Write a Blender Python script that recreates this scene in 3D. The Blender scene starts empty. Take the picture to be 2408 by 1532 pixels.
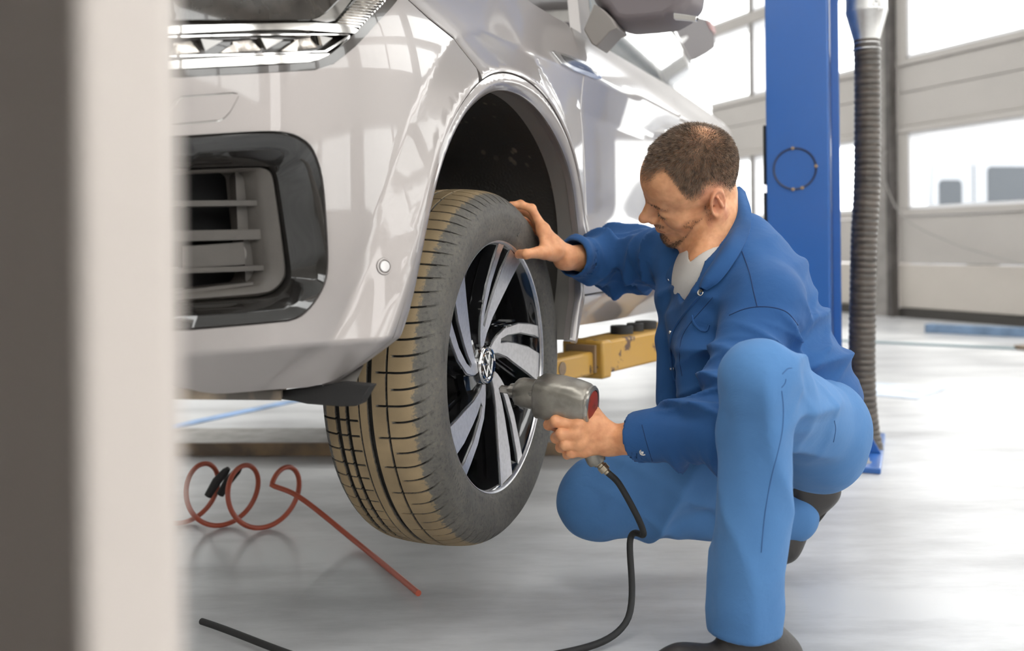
import bpy, bmesh, math, random
import numpy as np
from mathutils import Vector, Matrix
from mathutils.geometry import delaunay_2d_cdt, tessellate_polygon

# ------------------------------------------------------------------ camera
F, CX, HY, RHO, CAMH = 2341.0, 1204.0, 582.0, math.radians(0.6), 0.72
scene = bpy.context.scene
col = scene.collection
cam_d = bpy.data.cameras.new('camera')
cam = bpy.data.objects.new('camera', cam_d)
col.objects.link(cam)
cam.matrix_world = Matrix.Translation((0, 0, CAMH)) @ Matrix.Rotation(math.pi/2, 4, 'X') @ Matrix.Rotation(-RHO, 4, 'Z')
cam_d.sensor_fit = 'HORIZONTAL'
cam_d.sensor_width = 36.0
cam_d.lens = F/2408.0*36.0
cam_d.shift_y = -(766.0-HY)/2408.0
cam_d.clip_start = 0.02
cam_d.dof.use_dof = True
cam_d.dof.focus_distance = 1.88
cam_d.dof.aperture_fstop = 3.0
scene.camera = cam
scene.view_settings.view_transform = 'Standard'
scene.view_settings.look = 'None'
scene.view_settings.gamma = 1.0
scene.view_settings.use_curve_mapping = False
scene.view_settings.exposure = 0.28

# ------------------------------------------------------------------ sky
world = bpy.data.worlds.new('overcast_sky')
scene.world = world
world.use_nodes = True
wn = world.node_tree
bg = wn.nodes['Background']
bg.inputs['Color'].default_value = (1.0, 0.968, 0.948, 1)
bg.inputs['Strength'].default_value = 5.0
# the low sun behind thin cloud, beyond the door wall
sun_d = bpy.data.lights.new('sun', 'SUN'); sun_d.energy = 2.5; sun_d.angle = math.radians(6); sun_d.color = (1.0, 0.96, 0.90)
sun = bpy.data.objects.new('sun', sun_d); col.objects.link(sun)
sun.rotation_euler = Vector((-0.62, -0.52, -0.60)).to_track_quat('-Z', 'Y').to_euler()

# ------------------------------------------------------------------ helpers
def ray(px, py):
    a = (px-CX)/F; b = -(py-HY)/F
    return np.array([a*math.cos(RHO)+b*math.sin(RHO), 1.0, -a*math.sin(RHO)+b*math.cos(RHO)])
CAM = np.array([0, 0, CAMH])
def at(px, py, Y): return CAM+ray(px, py)*Y
def floor_at(px, py):
    d = ray(px, py); return CAM+d*(CAMH/-d[2])

MATS = {}
def mat(name, base=(.5,.5,.5), rough=.5, metal=0.0, var=0.0, scale=8.0, bump=0.0, bscale=60.0, coat=0.0, spec=.5,
        base2=None, lo=.4, hi=.6, coords='Object', detail=6.0, stretch=None, sheen=0.0, rvar=0.0, coat_rough=.03, emit=0.0):
    if name in MATS: return MATS[name]
    m = bpy.data.materials.new(name); m.use_nodes = True
    nt = m.node_tree; p = nt.nodes['Principled BSDF']
    p.inputs['Base Color'].default_value = (*base, 1)
    p.inputs['Roughness'].default_value = rough
    p.inputs['Metallic'].default_value = metal
    p.inputs['Specular IOR Level'].default_value = spec
    p.inputs['Coat Weight'].default_value = coat
    p.inputs['Coat Roughness'].default_value = coat_rough
    if sheen:
        p.inputs['Sheen Weight'].default_value = sheen; p.inputs['Sheen Roughness'].default_value = .4
    tc = nt.nodes.new('ShaderNodeTexCoord'); vec = tc.outputs[coords]
    if stretch:
        mp = nt.nodes.new('ShaderNodeMapping'); mp.inputs['Scale'].default_value = stretch
        nt.links.new(vec, mp.inputs['Vector']); vec = mp.outputs['Vector']
    if base2 is not None or var > 0 or rvar > 0:
        nz = nt.nodes.new('ShaderNodeTexNoise'); nz.inputs['Scale'].default_value = scale; nz.inputs['Detail'].default_value = detail
        nt.links.new(vec, nz.inputs['Vector'])
        if base2 is not None or var > 0:
            rp = nt.nodes.new('ShaderNodeValToRGB')
            rp.color_ramp.elements[0].position = lo; rp.color_ramp.elements[1].position = hi
            b2 = base2 if base2 is not None else tuple(min(1, c*(1+var)) for c in base)
            b1 = base if base2 is not None else tuple(c*(1-var) for c in base)
            rp.color_ramp.elements[0].color = (*b1, 1); rp.color_ramp.elements[1].color = (*b2, 1)
            nt.links.new(nz.outputs['Fac'], rp.inputs['Fac']); nt.links.new(rp.outputs['Color'], p.inputs['Base Color'])
        if rvar > 0:
            mr = nt.nodes.new('ShaderNodeMapRange')
            mr.inputs['To Min'].default_value = max(.02, rough-rvar); mr.inputs['To Max'].default_value = min(1, rough+rvar)
            mr.inputs['From Min'].default_value = .3; mr.inputs['From Max'].default_value = .7
            nt.links.new(nz.outputs['Fac'], mr.inputs['Value']); nt.links.new(mr.outputs['Result'], p.inputs['Roughness'])
    if bump > 0:
        n2 = nt.nodes.new('ShaderNodeTexNoise'); n2.inputs['Scale'].default_value = bscale; n2.inputs['Detail'].default_value = 4
        nt.links.new(vec, n2.inputs['Vector'])
        bp = nt.nodes.new('ShaderNodeBump'); bp.inputs['Strength'].default_value = bump; bp.inputs['Distance'].default_value = .004
        nt.links.new(n2.outputs['Fac'], bp.inputs['Height']); nt.links.new(bp.outputs['Normal'], p.inputs['Normal'])
    if emit:
        p.inputs['Emission Color'].default_value = (*base, 1); p.inputs['Emission Strength'].default_value = emit
    MATS[name] = m
    return m

def glass_mat(name, tint=(.96,.98,.98), gloss=.08):
    if name in MATS: return MATS[name]
    m = bpy.data.materials.new(name); m.use_nodes = True
    nt = m.node_tree; nt.nodes.remove(nt.nodes['Principled BSDF'])
    tr = nt.nodes.new('ShaderNodeBsdfTransparent'); tr.inputs['Color'].default_value = (*tint, 1)
    gl = nt.nodes.new('ShaderNodeBsdfGlossy'); gl.inputs['Roughness'].default_value = .02
    mx = nt.nodes.new('ShaderNodeMixShader')
    lw = nt.nodes.new('ShaderNodeLayerWeight'); pw = nt.nodes.new('ShaderNodeMath'); pw.operation = 'POWER'; pw.inputs[1].default_value = 4.0
    ma = nt.nodes.new('ShaderNodeMath'); ma.operation = 'MULTIPLY_ADD'; ma.inputs[1].default_value = .8; ma.inputs[2].default_value = gloss*.5
    nt.links.new(lw.outputs['Facing'], pw.inputs[0]); nt.links.new(pw.outputs[0], ma.inputs[0]); nt.links.new(ma.outputs[0], mx.inputs['Fac'])
    nt.links.new(tr.outputs['BSDF'], mx.inputs[1]); nt.links.new(gl.outputs['BSDF'], mx.inputs[2])
    nt.links.new(mx.outputs['Shader'], nt.nodes['Material Output'].inputs['Surface'])
    MATS[name] = m
    return m

def tag(o, label=None, cat=None, group=None, kind=None):
    if label: o['label'] = label
    if cat: o['category'] = cat
    if group: o['group'] = group
    if kind: o['kind'] = kind
    return o
def empty(name, loc, label=None, cat=None, group=None, kind=None):
    o = bpy.data.objects.new(name, None); col.objects.link(o); o.location = loc
    o.empty_display_size = .05
    return tag(o, label, cat, group, kind)

def link_mesh(name, me, material=None, parent=None, smooth=None):
    o = bpy.data.objects.new(name, me); col.objects.link(o)
    if material is not None and not me.materials: me.materials.append(material)
    if smooth is not None:
        me.polygons.foreach_set('use_smooth', [smooth]*len(me.polygons))
    if parent is not None:
        o.parent = parent
        o.matrix_parent_inverse = Matrix.Translation(-world_loc(parent))
    return o
def world_loc(o):
    v = Vector(o.location)
    p = o.parent
    while p is not None:
        # every parent below only carries a location; children of empties keep world-space meshes
        v = v + Vector(p.location) + o.matrix_parent_inverse.to_translation()
        o = p; p = p.parent
    return v

def smooth_by_angle(o, ang=40):
    me = o.data
    me.polygons.foreach_set('use_smooth', [True]*len(me.polygons))
    bm = bmesh.new(); bm.from_mesh(me)
    lim = math.radians(ang)
    for e in bm.edges:
        if len(e.link_faces) == 2:
            e.smooth = e.calc_face_angle(0) < lim
        else: e.smooth = False
    bm.to_mesh(me); bm.free()

class MB:
    """collects shapes in world space, build() links them as one mesh object"""
    def __init__(self): self.v = []; self.f = []
    def add(self, verts, faces):
        k = len(self.v); self.v += [tuple(map(float, p)) for p in verts]; self.f += [tuple(i+k for i in f) for f in faces]
        return self
    def box(self, c, s, ax=None):
        c = np.array(c, float); A = np.eye(3) if ax is None else np.array(ax, float)
        vs = [c+A[0]*(x*s[0]/2)+A[1]*(y*s[1]/2)+A[2]*(z*s[2]/2) for x in (-1,1) for y in (-1,1) for z in (-1,1)]
        return self.add(vs, [(0,1,3,2),(4,6,7,5),(0,4,5,1),(2,3,7,6),(0,2,6,4),(1,5,7,3)])
    def prism(self, poly, d, cap=True):
        """poly: 3d points of a planar outline, d: extrusion vector"""
        poly = [np.array(p, float) for p in poly]; d = np.array(d, float); n = len(poly)
        vs = poly+[p+d for p in poly]
        fs = [(i, (i+1) % n, n+(i+1) % n, n+i) for i in range(n)]
        if cap:
            tri = tessellate_polygon([[Vector(p) for p in poly]])
            fs += [tuple(t) for t in tri]+[tuple(i+n for i in reversed(t)) for t in tri]
        return self.add(vs, fs)
    def tube(self, pts, r, n=12, cap=True, closed=False):
        pts = [np.array(p, float) for p in pts]; m = len(pts)
        rr = r if hasattr(r, '__len__') else [r]*m
        T = []
        for i in range(m):
            a = pts[(i-1) % m] if closed else pts[max(i-1, 0)]
            b = pts[(i+1) % m] if closed else pts[min(i+1, m-1)]
            t = b-a; T.append(t/(np.linalg.norm(t)+1e-12))
        up = np.array([0,0,1.0]) if abs(T[0][2]) < .9 else np.array([1.0,0,0])
        N = np.cross(T[0], up); N /= np.linalg.norm(N)
        vs = []
        for i in range(m):
            N = N-T[i]*(N@T[i]); N /= np.linalg.norm(N); B = np.cross(T[i], N)
            for j in range(n):
                a = 2*math.pi*j/n; vs.append(pts[i]+rr[i]*(N*math.cos(a)+B*math.sin(a)))
        fs = []
        for i in range(m if closed else m-1):
            i2 = (i+1) % m
            for j in range(n):
                j2 = (j+1) % n; fs.append((i*n+j, i2*n+j, i2*n+j2, i*n+j2))
        if cap and not closed:
            fs.append(tuple(range(n))); fs.append(tuple(reversed(range((m-1)*n, m*n))))
        return self.add(vs, fs)
    def cyl(self, a, b, r, n=24, r2=None): return self.tube([a, b], [r, r if r2 is None else r2], n)
    def lathe(self, c, axis, prof, n=48, a0=0, a1=2*math.pi, xdir=None):
        """prof: (radius, height along axis)"""
        c = np.array(c, float); axis = np.array(axis, float)/np.linalg.norm(axis)
        X = np.array(xdir, float) if xdir is not None else (np.array([0,0,1.0]) if abs(axis[2]) < .9 else np.array([1.0,0,0]))
        X = X-axis*(X@axis); X /= np.linalg.norm(X); Yv = np.cross(axis, X)
        full = abs(a1-a0-2*math.pi) < 1e-6; k = n if full else n+1
        vs = [c+axis*h+r*(X*math.cos(a0+(a1-a0)*j/n)+Yv*math.sin(a0+(a1-a0)*j/n)) for (r, h) in prof for j in range(k)]
        fs = []
        for i in range(len(prof)-1):
            for j in range(n):
                j2 = (j+1) % k; fs.append((i*k+j, i*k+j2, (i+1)*k+j2, (i+1)*k+j))
        return self.add(vs, fs)
    def build(self, name, material, parent=None, smooth=None, bevel=0, angle=40, seg=2):
        me = bpy.data.meshes.new(name); me.from_pydata(self.v, [], self.f); me.validate(); me.update()
        bm = bmesh.new(); bm.from_mesh(me); bmesh.ops.remove_doubles(bm, verts=bm.verts, dist=1e-6)
        bmesh.ops.recalc_face_normals(bm, faces=bm.faces); bm.to_mesh(me); bm.free()
        o = link_mesh(name, me, material, parent)
        if bevel:
            md = o.modifiers.new('bevel', 'BEVEL'); md.width = bevel; md.segments = seg; md.limit_method = 'ANGLE'; md.angle_limit = math.radians(35)
            md.harden_normals = False
            me.polygons.foreach_set('use_smooth', [True]*len(me.polygons))
            smooth_by_angle(o, angle)
        elif smooth: smooth_by_angle(o, angle)
        return o

def grid_mesh(P, closed_u=False, closed_v=False):
    """P: array (nu, nv, 3) -> verts, quads"""
    nu, nv = P.shape[:2]
    vs = P.reshape(-1, 3)
    fs = []
    for i in range(nu if closed_u else nu-1):
        i2 = (i+1) % nu
        for j in range(nv if closed_v else nv-1):
            j2 = (j+1) % nv; fs.append((i*nv+j, i2*nv+j, i2*nv+j2, i*nv+j2))
    return vs, fs

def spline(pts, n=10, closed=False):
    """catmull-rom through the points (any dimension)"""
    P = [np.array(p, float) for p in pts]; m = len(P); out = []
    rng = m if closed else m-1
    for i in range(rng):
        if closed: p0, p1, p2, p3 = P[(i-1) % m], P[i], P[(i+1) % m], P[(i+2) % m]
        else:
            p1, p2 = P[i], P[i+1]
            p0 = P[i-1] if i > 0 else 2*p1-p2; p3 = P[i+2] if i+2 < m else 2*p2-p1
        for k in range(n):
            t = k/n
            out.append(.5*((2*p1)+(-p0+p2)*t+(2*p0-5*p1+4*p2-p3)*t*t+(-p0+3*p1-3*p2+p3)*t**3))
    if not closed: out.append(P[-1])
    return out
# ------------------------------------------------------------------ the hall
WP0 = np.array([3.7155, 9.7813, 0.0]); WW = np.array([0.37733, -0.92608, 0]); WN = np.array([-0.92608, -0.37733, 0]); UP = np.array([0, 0, 1.0])
def wp(s, z, d=0.0):
    """point on the door wall: s along it towards the camera, z up, d into the hall"""
    return WP0+WW*s+UP*z+WN*d
AXW = [WW, WN, UP]
S0, S1, DEPTH, CEIL = -13.3, 13.6, 14.0, 5.4

def floor_material():
    m = bpy.data.materials.new('floor_coating'); m.use_nodes = True; nt = m.node_tree; p = nt.nodes['Principled BSDF']
    tc = nt.nodes.new('ShaderNodeTexCoord')
    nz = nt.nodes.new('ShaderNodeTexNoise'); nz.inputs['Scale'].default_value = 1.3; nz.inputs['Detail'].default_value = 7; nz.inputs['Roughness'].default_value = .65
    mp = nt.nodes.new('ShaderNodeMapping'); mp.inputs['Scale'].default_value = (.7, 2.2, 1)
    nt.links.new(tc.outputs['Object'], mp.inputs['Vector']); nt.links.new(mp.outputs['Vector'], nz.inputs['Vector'])
    rp = nt.nodes.new('ShaderNodeValToRGB')
    rp.color_ramp.elements[0].position = .36; rp.color_ramp.elements[0].color = (.37, .37, .38, 1)
    rp.color_ramp.elements[1].position = .58; rp.color_ramp.elements[1].color = (.60, .60, .61, 1)
    nt.links.new(nz.outputs['Fac'], rp.inputs['Fac']); nt.links.new(rp.outputs['Color'], p.inputs['Base Color'])
    mr = nt.nodes.new('ShaderNodeMapRange'); mr.inputs['To Min'].default_value = .42; mr.inputs['To Max'].default_value = .25
    nt.links.new(nz.outputs['Fac'], mr.inputs['Value']); nt.links.new(mr.outputs['Result'], p.inputs['Roughness'])
    n2 = nt.nodes.new('ShaderNodeTexNoise'); n2.inputs['Scale'].default_value = 30; nt.links.new(tc.outputs['Object'], n2.inputs['Vector'])
    bp = nt.nodes.new('ShaderNodeBump'); bp.inputs['Strength'].default_value = .06; nt.links.new(n2.outputs['Fac'], bp.inputs['Height']); nt.links.new(bp.outputs['Normal'], p.inputs['Normal'])
    return m
M_floor = floor_material()
M_wall = mat('wall_plaster', (.40,.38,.355), .8, var=.05, scale=3, bump=.1, bscale=40)
M_ceil = mat('ceiling_panel', (.70,.70,.69), .75, var=.04, scale=2)
M_panel = mat('door_panel_grey', (.46,.43,.40), .45, var=.02, scale=2, bump=.02, bscale=200)
M_panel2 = mat('door_panel_cream', (.53,.485,.435), .45, var=.02, scale=2, bump=.02, bscale=300)
M_frame = mat('window_frame_white', (.78,.78,.80), .4)
M_dark = mat('door_track_dark', (.085,.075,.07), .5, var=.2)
M_post = mat('door_post_grey', (.27,.25,.235), .5, var=.1)
M_glass = glass_mat('window_glass')
M_seal = mat('rubber_seal', (.05,.045,.04), .7)

def quad_slab(name, s0, s1, d0, d1, z0, z1, m, kind='structure', parent=None, bevel=0):
    b = MB().box(wp((s0+s1)/2, (z0+z1)/2, (d0+d1)/2), (abs(s1-s0), abs(d1-d0), abs(z1-z0)), AXW)
    o = b.build(name, m, parent, bevel=bevel)
    if kind and parent is None: o['kind'] = kind
    return o

fl = quad_slab('floor', S0, S1, -.6, DEPTH, -.2, 0, M_floor); fl['label'] = 'pale grey coated workshop floor with dusty streaks'
# ceiling with two long unseen rooflights, added to let daylight in
cl = empty('ceiling', wp(0, CEIL, 4), 'pale panelled hall ceiling with added rooflight strips letting in daylight', kind='structure')
strips = [(-.4, 2.2), (3.4, 6.2), (7.4, DEPTH+.3)]
for a, b in strips: quad_slab('ceiling_panel', S0, S1, a, b, CEIL, CEIL+.2, M_ceil, parent=cl)
for a, b in ((2.2, 3.4), (6.2, 7.4)):
    quad_slab('added_rooflight_pane', S0, S1, a, b, CEIL+.12, CEIL+.14, M_glass, parent=cl)

# door wall: piers between doors, lintel above; each door has sections, frames and panes
DW, PITCH = 4.0, 4.3
wr = empty('wall_right', wp(0, 0, 0), 'grey door wall with piers between the sectional doors', kind='structure')
door_s = [(-12.9+PITCH*k) for k in range(6)]           # left edge of each opening; 4th opening starts at s=0
for k in range(7):
    s = -12.9+PITCH*k
    quad_slab('pier', s-.3, s, -.25, .02, 0, CEIL, M_post, parent=wr)
quad_slab('lintel', S0, S1, -.25, .02, 4.35, CEIL, M_wall, parent=wr)
door_labels = ['sectional door at the far end of the door wall', 'sectional door behind the rear of the car', 'sectional door with tall windows behind the blue lift post',
               'cream sectional door with white van seen through its window', 'sectional door right of the camera', 'last sectional door behind the camera']
for k, s in enumerate(door_s):
    d = empty('door_%d' % (k+1), wp(s+DW/2, 0, -.08), door_labels[k], kind='structure')
    s1 = s+DW
    def sec(z0, z1, m): return quad_slab('section_panel', s+.06, s1-.06, -.13, -.05, z0+.004, z1-.004, m, parent=d, bevel=.006)
    quad_slab('bottom_seal', s+.06, s1-.06, -.12, -.04, 0, .09, M_seal, parent=d)
    sec(.09, .52, M_panel2); sec(.52, .98, M_panel)
    # shallow embossed line and lower sill
    def winrow(zb, zt):
        mid = s+DW/2-.0
        # surround (four rails of the aluminium section)
        for z0, z1 in ((zb, zb+.065), (zt-.065, zt)):
            quad_slab('section_rail', s+.06, s1-.06, -.13, -.03, z0, z1, M_panel, parent=d, bevel=.006)
        for a, b in ((s+.06, s+.2), (s1-.2, s1-.06)):
            quad_slab('section_stile', a, b, -.13, -.035, zb+.065, zt-.065, M_panel, parent=d, bevel=.006)
        for a, b in ((s+.2, mid-.03), (mid+.03, s1-.2)):
            f = MB()
            zz0, zz1 = zb+.065, zt-.065
            t = .03
            for (x0, x1, y0, y1) in ((a, b, zz0, zz0+t), (a, b, zz1-t, zz1), (a, a+t, zz0, zz1), (b-t, b, zz0, zz1)):
                f.box(wp((x0+x1)/2, (y0+y1)/2, -.15), (x1-x0, .2, y1-y0), AXW)
            f.build('window_frame', M_frame, d, bevel=.008)
            quad_slab('pane', a+.02, b-.02, -.235, -.229, zz0+.02, zz1-.02, M_glass, parent=d)
        quad_slab('mullion', mid-.03, mid+.03, -.14, -.03, zb+.065, zt-.065, M_post, parent=d, bevel=.005)
    winrow(.98, 1.85)
    sec(1.85, 2.18, M_panel); sec(2.18, 2.44, M_panel)
    winrow(2.44, 3.44); 
    winrow(3.44, 4.35)
    for a in (s+.0, s1-.07):
        quad_slab('guide_rail', a, a+.07, -.04, .05, 0, 4.4, M_dark, parent=d, bevel=.006)
# closer things on the right door: a grab bar on the section between the windows
gb = empty('pull_cable', wp(1.0, 2.1, .02), 'thin cable hanging slack across the cream sectional door', 'cable')
cp = [wp(.02, 1.62, .05), wp(-.05, 1.5, .06), wp(.2, 1.0, .05), wp(.8, .72, .03), wp(1.7, .5, .03)]
MB().tube(spline(cp, 8), .006, 6).build('cable', mat('cable_grey', (.33,.31,.29), .6), gb, smooth=True)

# opposite wall, far end wall and wall behind the camera, with unseen window bands added and sized for their light
def win_wall(name, P, W, N, L, label, zwin=(1.2, 4.2), bay=3.2, gap=.5, open_from=None):
    """P origin on floor, W along, N into hall"""
    e = empty(name, P, label, kind='structure')
    ax = [W, N, UP]
    def slab(nm, a, b, z0, z1, m, d0=-.25, d1=0.0):
        MB().box(P+W*((a+b)/2)+N*((d0+d1)/2)+UP*((z0+z1)/2), (b-a, d1-d0, z1-z0), ax).build(nm, m, e)
    slab('wall_base', 0, L, 0, zwin[0], M_wall); slab('wall_head', 0, L, zwin[1], CEIL, M_wall)
    x = 0
    while x < L:
        slab('wall_pier', x, min(x+gap, L), zwin[0], zwin[1], M_wall); x += gap
        if x >= L: break
        b = min(x+bay, L)
        for xm in (x, (x+b)/2-.03, b-.06): slab('window_stile', xm, xm+.06, zwin[0], zwin[1], M_frame, -.2, -.05)
        slab('window_rail', x, b, (zwin[0]+zwin[1])/2-.03, (zwin[0]+zwin[1])/2+.03, M_frame, -.2, -.05)
        slab('pane', x, b, zwin[0], zwin[1], M_glass, -.13, -.124); x = b
    return e
win_wall('wall_back', wp(S0, 0, DEPTH), WW, -WN, S1-S0, 'plastered wall of the hall opposite the doors', zwin=(4.2, 4.9))
win_wall('wall_left', wp(S0, 0, 0), WN, WW, DEPTH, 'far end wall of the hall beyond the car', zwin=(4.0, 4.8))
win_wall('wall_front', wp(S1, 0, 0), WN, -WW, DEPTH, 'end wall of the hall behind the camera', zwin=(2.3, 4.6), bay=4.0)

# blue floor marking and steel strips let into the floor
M_blue_line = mat('floor_marking_blue', (.22,.38,.66), .5, var=.25, scale=6)
a, b = floor_at(430, 1000), floor_at(720, 938)
d_ = (b-a)/np.linalg.norm(b-a); sd = np.array([-d_[1], d_[0], 0])
MB().box((a+b)/2+d_*.1+UP*.002, (1.9, .07, .003), [d_, sd, UP]).build('floor_marking', M_blue_line).update_tag()
o = bpy.data.objects['floor_marking']; tag(o, 'faded blue line painted on the floor left of the tyre', 'floor marking')
def bar_on_floor(name, pa, pb, w, h, m, label, cat):
    a, b = np.array(pa), np.array(pb); d_ = (b-a)/np.linalg.norm(b-a); sd = np.array([-d_[1], d_[0], 0])
    o = MB().box((a+b)/2+UP*(h/2), (np.linalg.norm(b-a), w, h), [d_, sd, UP]).build(name, m, bevel=.006)
    return tag(o, label, cat)
bar_on_floor('rail', floor_at(2180, 782), floor_at(2560, 800), .12, .07, mat('rail_blue', (.16,.24,.36), .45, var=.15), 'blue steel rail lying on the floor by the cream door', 'rail')
bar_on_floor('edge_strip', floor_at(1900, 800), floor_at(2390, 822), .05, .012, mat('strip_steel', (.16,.24,.27), .5), 'thin dark steel strip set across the bright floor', 'strip')
bar_on_floor('wedge_board', floor_at(2412, 820), floor_at(2620, 842), .22, .03, mat('board_brown', (.25,.19,.14), .7, var=.2), 'flat brown board lying at the end of the floor strip', 'board')
bar_on_floor('floor_mat', floor_at(2030, 930), floor_at(2110, 905), .5, .004, mat('mark_pale_blue', (.48,.53,.62), .5, var=.2), 'pale blue worn patch painted on the bright floor', 'floor marking')

# outside: yard, hedge-white sky, the parked van
M_yard = mat('yard_concrete', (.42,.42,.42), .8, var=.1, scale=2)
yd = MB().box(wp(0, -.12, -15.3), (60, 30, .1), AXW).build('yard_ground', M_yard); yd['kind'] = 'structure'; yd['label'] = 'pale concrete yard outside the doors'
yd.location = (0, 0, 0)
# ------------------------------------------------------------------ parked van outside
PHI = math.radians(21.8)
CU = np.array([math.sin(PHI), math.cos(PHI), 0]); CN = np.array([math.cos(PHI), -math.sin(PHI), 0])   # car: rearwards, outwards
M_vanw = mat('van_white', (.27,.285,.315), .4, coat=.3)
M_vanglass = mat('van_glass', (.030,.038,.05), .3)
M_tyre_far = mat('van_tyre', (.03,.03,.03), .8)
vo = at(2185, 560, 16.0); vo[2] = -.07
vax = np.array([.985, .17, 0]); vin = np.array([-.17, .985, 0])
def vp(x, z, d=0): return vo+vax*x+vin*d+UP*z
van = empty('van', vp(2.4, 0, .9), 'white parked van with dark windows seen through the door window', 'van')
prof = [(0,.35),(0.02,1.2),(.06,2.05),(.22,2.28),(3.2,2.30),(3.9,2.05),(4.55,1.30),(5.25,1.12),(5.4,.8),(5.4,.35)]
MB().prism([vp(x, z) for x, z in prof], vin*1.85).build('body', M_vanw, van, bevel=.06, seg=3)
for x0, x1, z0, z1 in ((.18,.58,1.37,1.80), (1.05,2.35,1.28,2.02), (2.6,3.6,1.28,1.98)):
    r = .07; pts = []
    for cx_, cz_, a0 in ((x1-r, z1-r, 0), (x0+r, z1-r, 90), (x0+r, z0+r, 180), (x1-r, z0+r, 270)):
        for k in range(5):
            a = math.radians(a0+k*22.5); pts.append(vp(cx_+r*math.cos(a), cz_+r*math.sin(a), -.012))
    MB().prism(pts, vin*.03).build('window', M_vanglass, van)
for x in (.95, 4.35):
    MB().lathe(vp(x, .33, -.01), vin, [(0,0),(.2,0),(.3,.0),(.33,.03),(.33,.2),(0,.2)], 28).build('wheel', M_tyre_far, van, smooth=True)
for d in (.82,): MB().box(vp(.8, 1.25, -.005), (.012, .01, 1.6), [vax, vin, UP]).build('door_seam', M_vanglass, van)

# ------------------------------------------------------------------ two-post lift
def paint_mat(name, base, chip, amount=.66, rough=.35, scale=9):
    m = mat(name, base, rough, var=0, coat=.4, coat_rough=.15)
    nt = m.node_tree; p = nt.nodes['Principled BSDF']
    tc = nt.nodes.new('ShaderNodeTexCoord'); nz = nt.nodes.new('ShaderNodeTexNoise'); nz.inputs['Scale'].default_value = scale; nz.inputs['Detail'].default_value = 9; nz.inputs['Roughness'].default_value = .7
    nt.links.new(tc.outputs['Object'], nz.inputs['Vector'])
    rp = nt.nodes.new('ShaderNodeValToRGB'); rp.color_ramp.elements[0].position = amount; rp.color_ramp.elements[1].position = amount+.03
    rp.color_ramp.elements[0].color = (*base, 1); rp.color_ramp.elements[1].color = (*chip, 1)
    nt.links.new(nz.outputs['Fac'], rp.inputs['Fac']); nt.links.new(rp.outputs['Color'], p.inputs['Base Color'])
    return m
M_blue = paint_mat('lift_blue', (.016,.105,.37), (.16,.11,.06), .74, scale=14)
M_yellow = paint_mat('lift_yellow', (.50,.275,.040), (.10,.05,.025), .60, rough=.5, scale=11)
M_rust = mat('rusty_steel', (.16,.12,.09), .75, base2=(.32,.22,.13), scale=7, bump=.3, bscale=40)
M_blackrub = mat('black_rubber', (.018,.018,.018), .65, bump=.1, bscale=80)
M_chip = mat('bare_chip', (.35,.24,.14), .6)
lift = empty('car_lift', np.array([.98, 3.5, 0]), 'blue two-post lift column with a worn yellow swing arm', 'car lift')
LA = np.array([.90, 3.40, 0])                       # front-left corner on the floor
LA = at(1803, 500, 3.42); LA[2] = 0
W_ = .205
def lp(a, d, z): return LA+CN*a+CU*d+UP*z            # a right, d back
def lbox(nm, a0, a1, d0, d1, z0, z1, m, bevel=.004): return MB().box(lp((a0+a1)/2, (d0+d1)/2, (z0+z1)/2), (a1-a0, d1-d0, z1-z0), [CN, CU, UP]).build(nm, m, lift, bevel=bevel)
lbox('post_face', 0, W_, 0, .012, .02, 4.2, M_blue)
lbox('post_side', W_-.012, W_, .012, .28, .02, 4.2, M_blue)
lbox('post_side', 0, .012, .012, .28, .02, 4.2, M_blue)
lbox('post_back', .012, W_-.012, .26, .272, .02, 4.2, M_blue)
lbox('post_flange', W_+.001, W_+.030, .10, .112, .02, 3.08, M_blue)
# welded round cover with tack welds
cc = lp(.095, -.002, 0); cc[2] = at(1870, 398, 3.4)[2]
MB().lathe(cc, -CU, [(.066,0),(.068,.002),(.071,.003),(.073,0)], 48).build('weld_ring', mat('weld_dark', (.02,.035,.09), .5), lift, smooth=True)
for a in (95, 5, -70, -95):
    q = cc+.07*(CN*math.cos(math.radians(a))+UP*math.sin(math.radians(a)))-CU*.002
    MB().lathe(q, -CU, [(.006,0),(.005,.004),(0,.006)], 10).build('tack_weld', M_chip, lift, smooth=True)
for z0, z1 in ((at(1797, 440, 3.4)[2], at(1797, 285, 3.4)[2]), (at(1797, 545, 3.4)[2], at(1797, 445, 3.4)[2])):
    lbox('rubber_bumper', -.012, 0, .012, .04, z0+.01, z1-.01, M_blackrub)
lbox('base_plate', -.16, W_+.16, -.20, .42, 0, .02, M_blue)
for a0 in (-.004, W_-.008):
    MB().prism([lp(a0, 0, .02), lp(a0, -.19, .02), lp(a0, 0, .30)], CN*.012).build('gusset', M_blue, lift, bevel=.002)
MB().prism([lp(W_, .03, .02), lp(W_+.155, .03, .02), lp(W_, .03, .30)], CU*.012).build('gusset', M_blue, lift, bevel=.002)
MB().prism([lp(W_, .20, .02), lp(W_+.155, .20, .02), lp(W_, .20, .30)], CU*.012).build('gusset', M_blue, lift, bevel=.002)
M_bolt = mat('zinc_bolt', (.45,.43,.40), .35, metal=1.0)
for a, d in ((W_+.11, -.13), (W_+.11, .10), (W_+.11, .34), (-.11, -.13), (-.11, .34)):
    MB().lathe(lp(a, d, .02), UP, [(.022,0),(.022,.004),(.015,.004),(.015,.016),(.008,.016),(.008,.04),(0,.04)], 6).build('anchor_bolt', M_bolt, lift)
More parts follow.
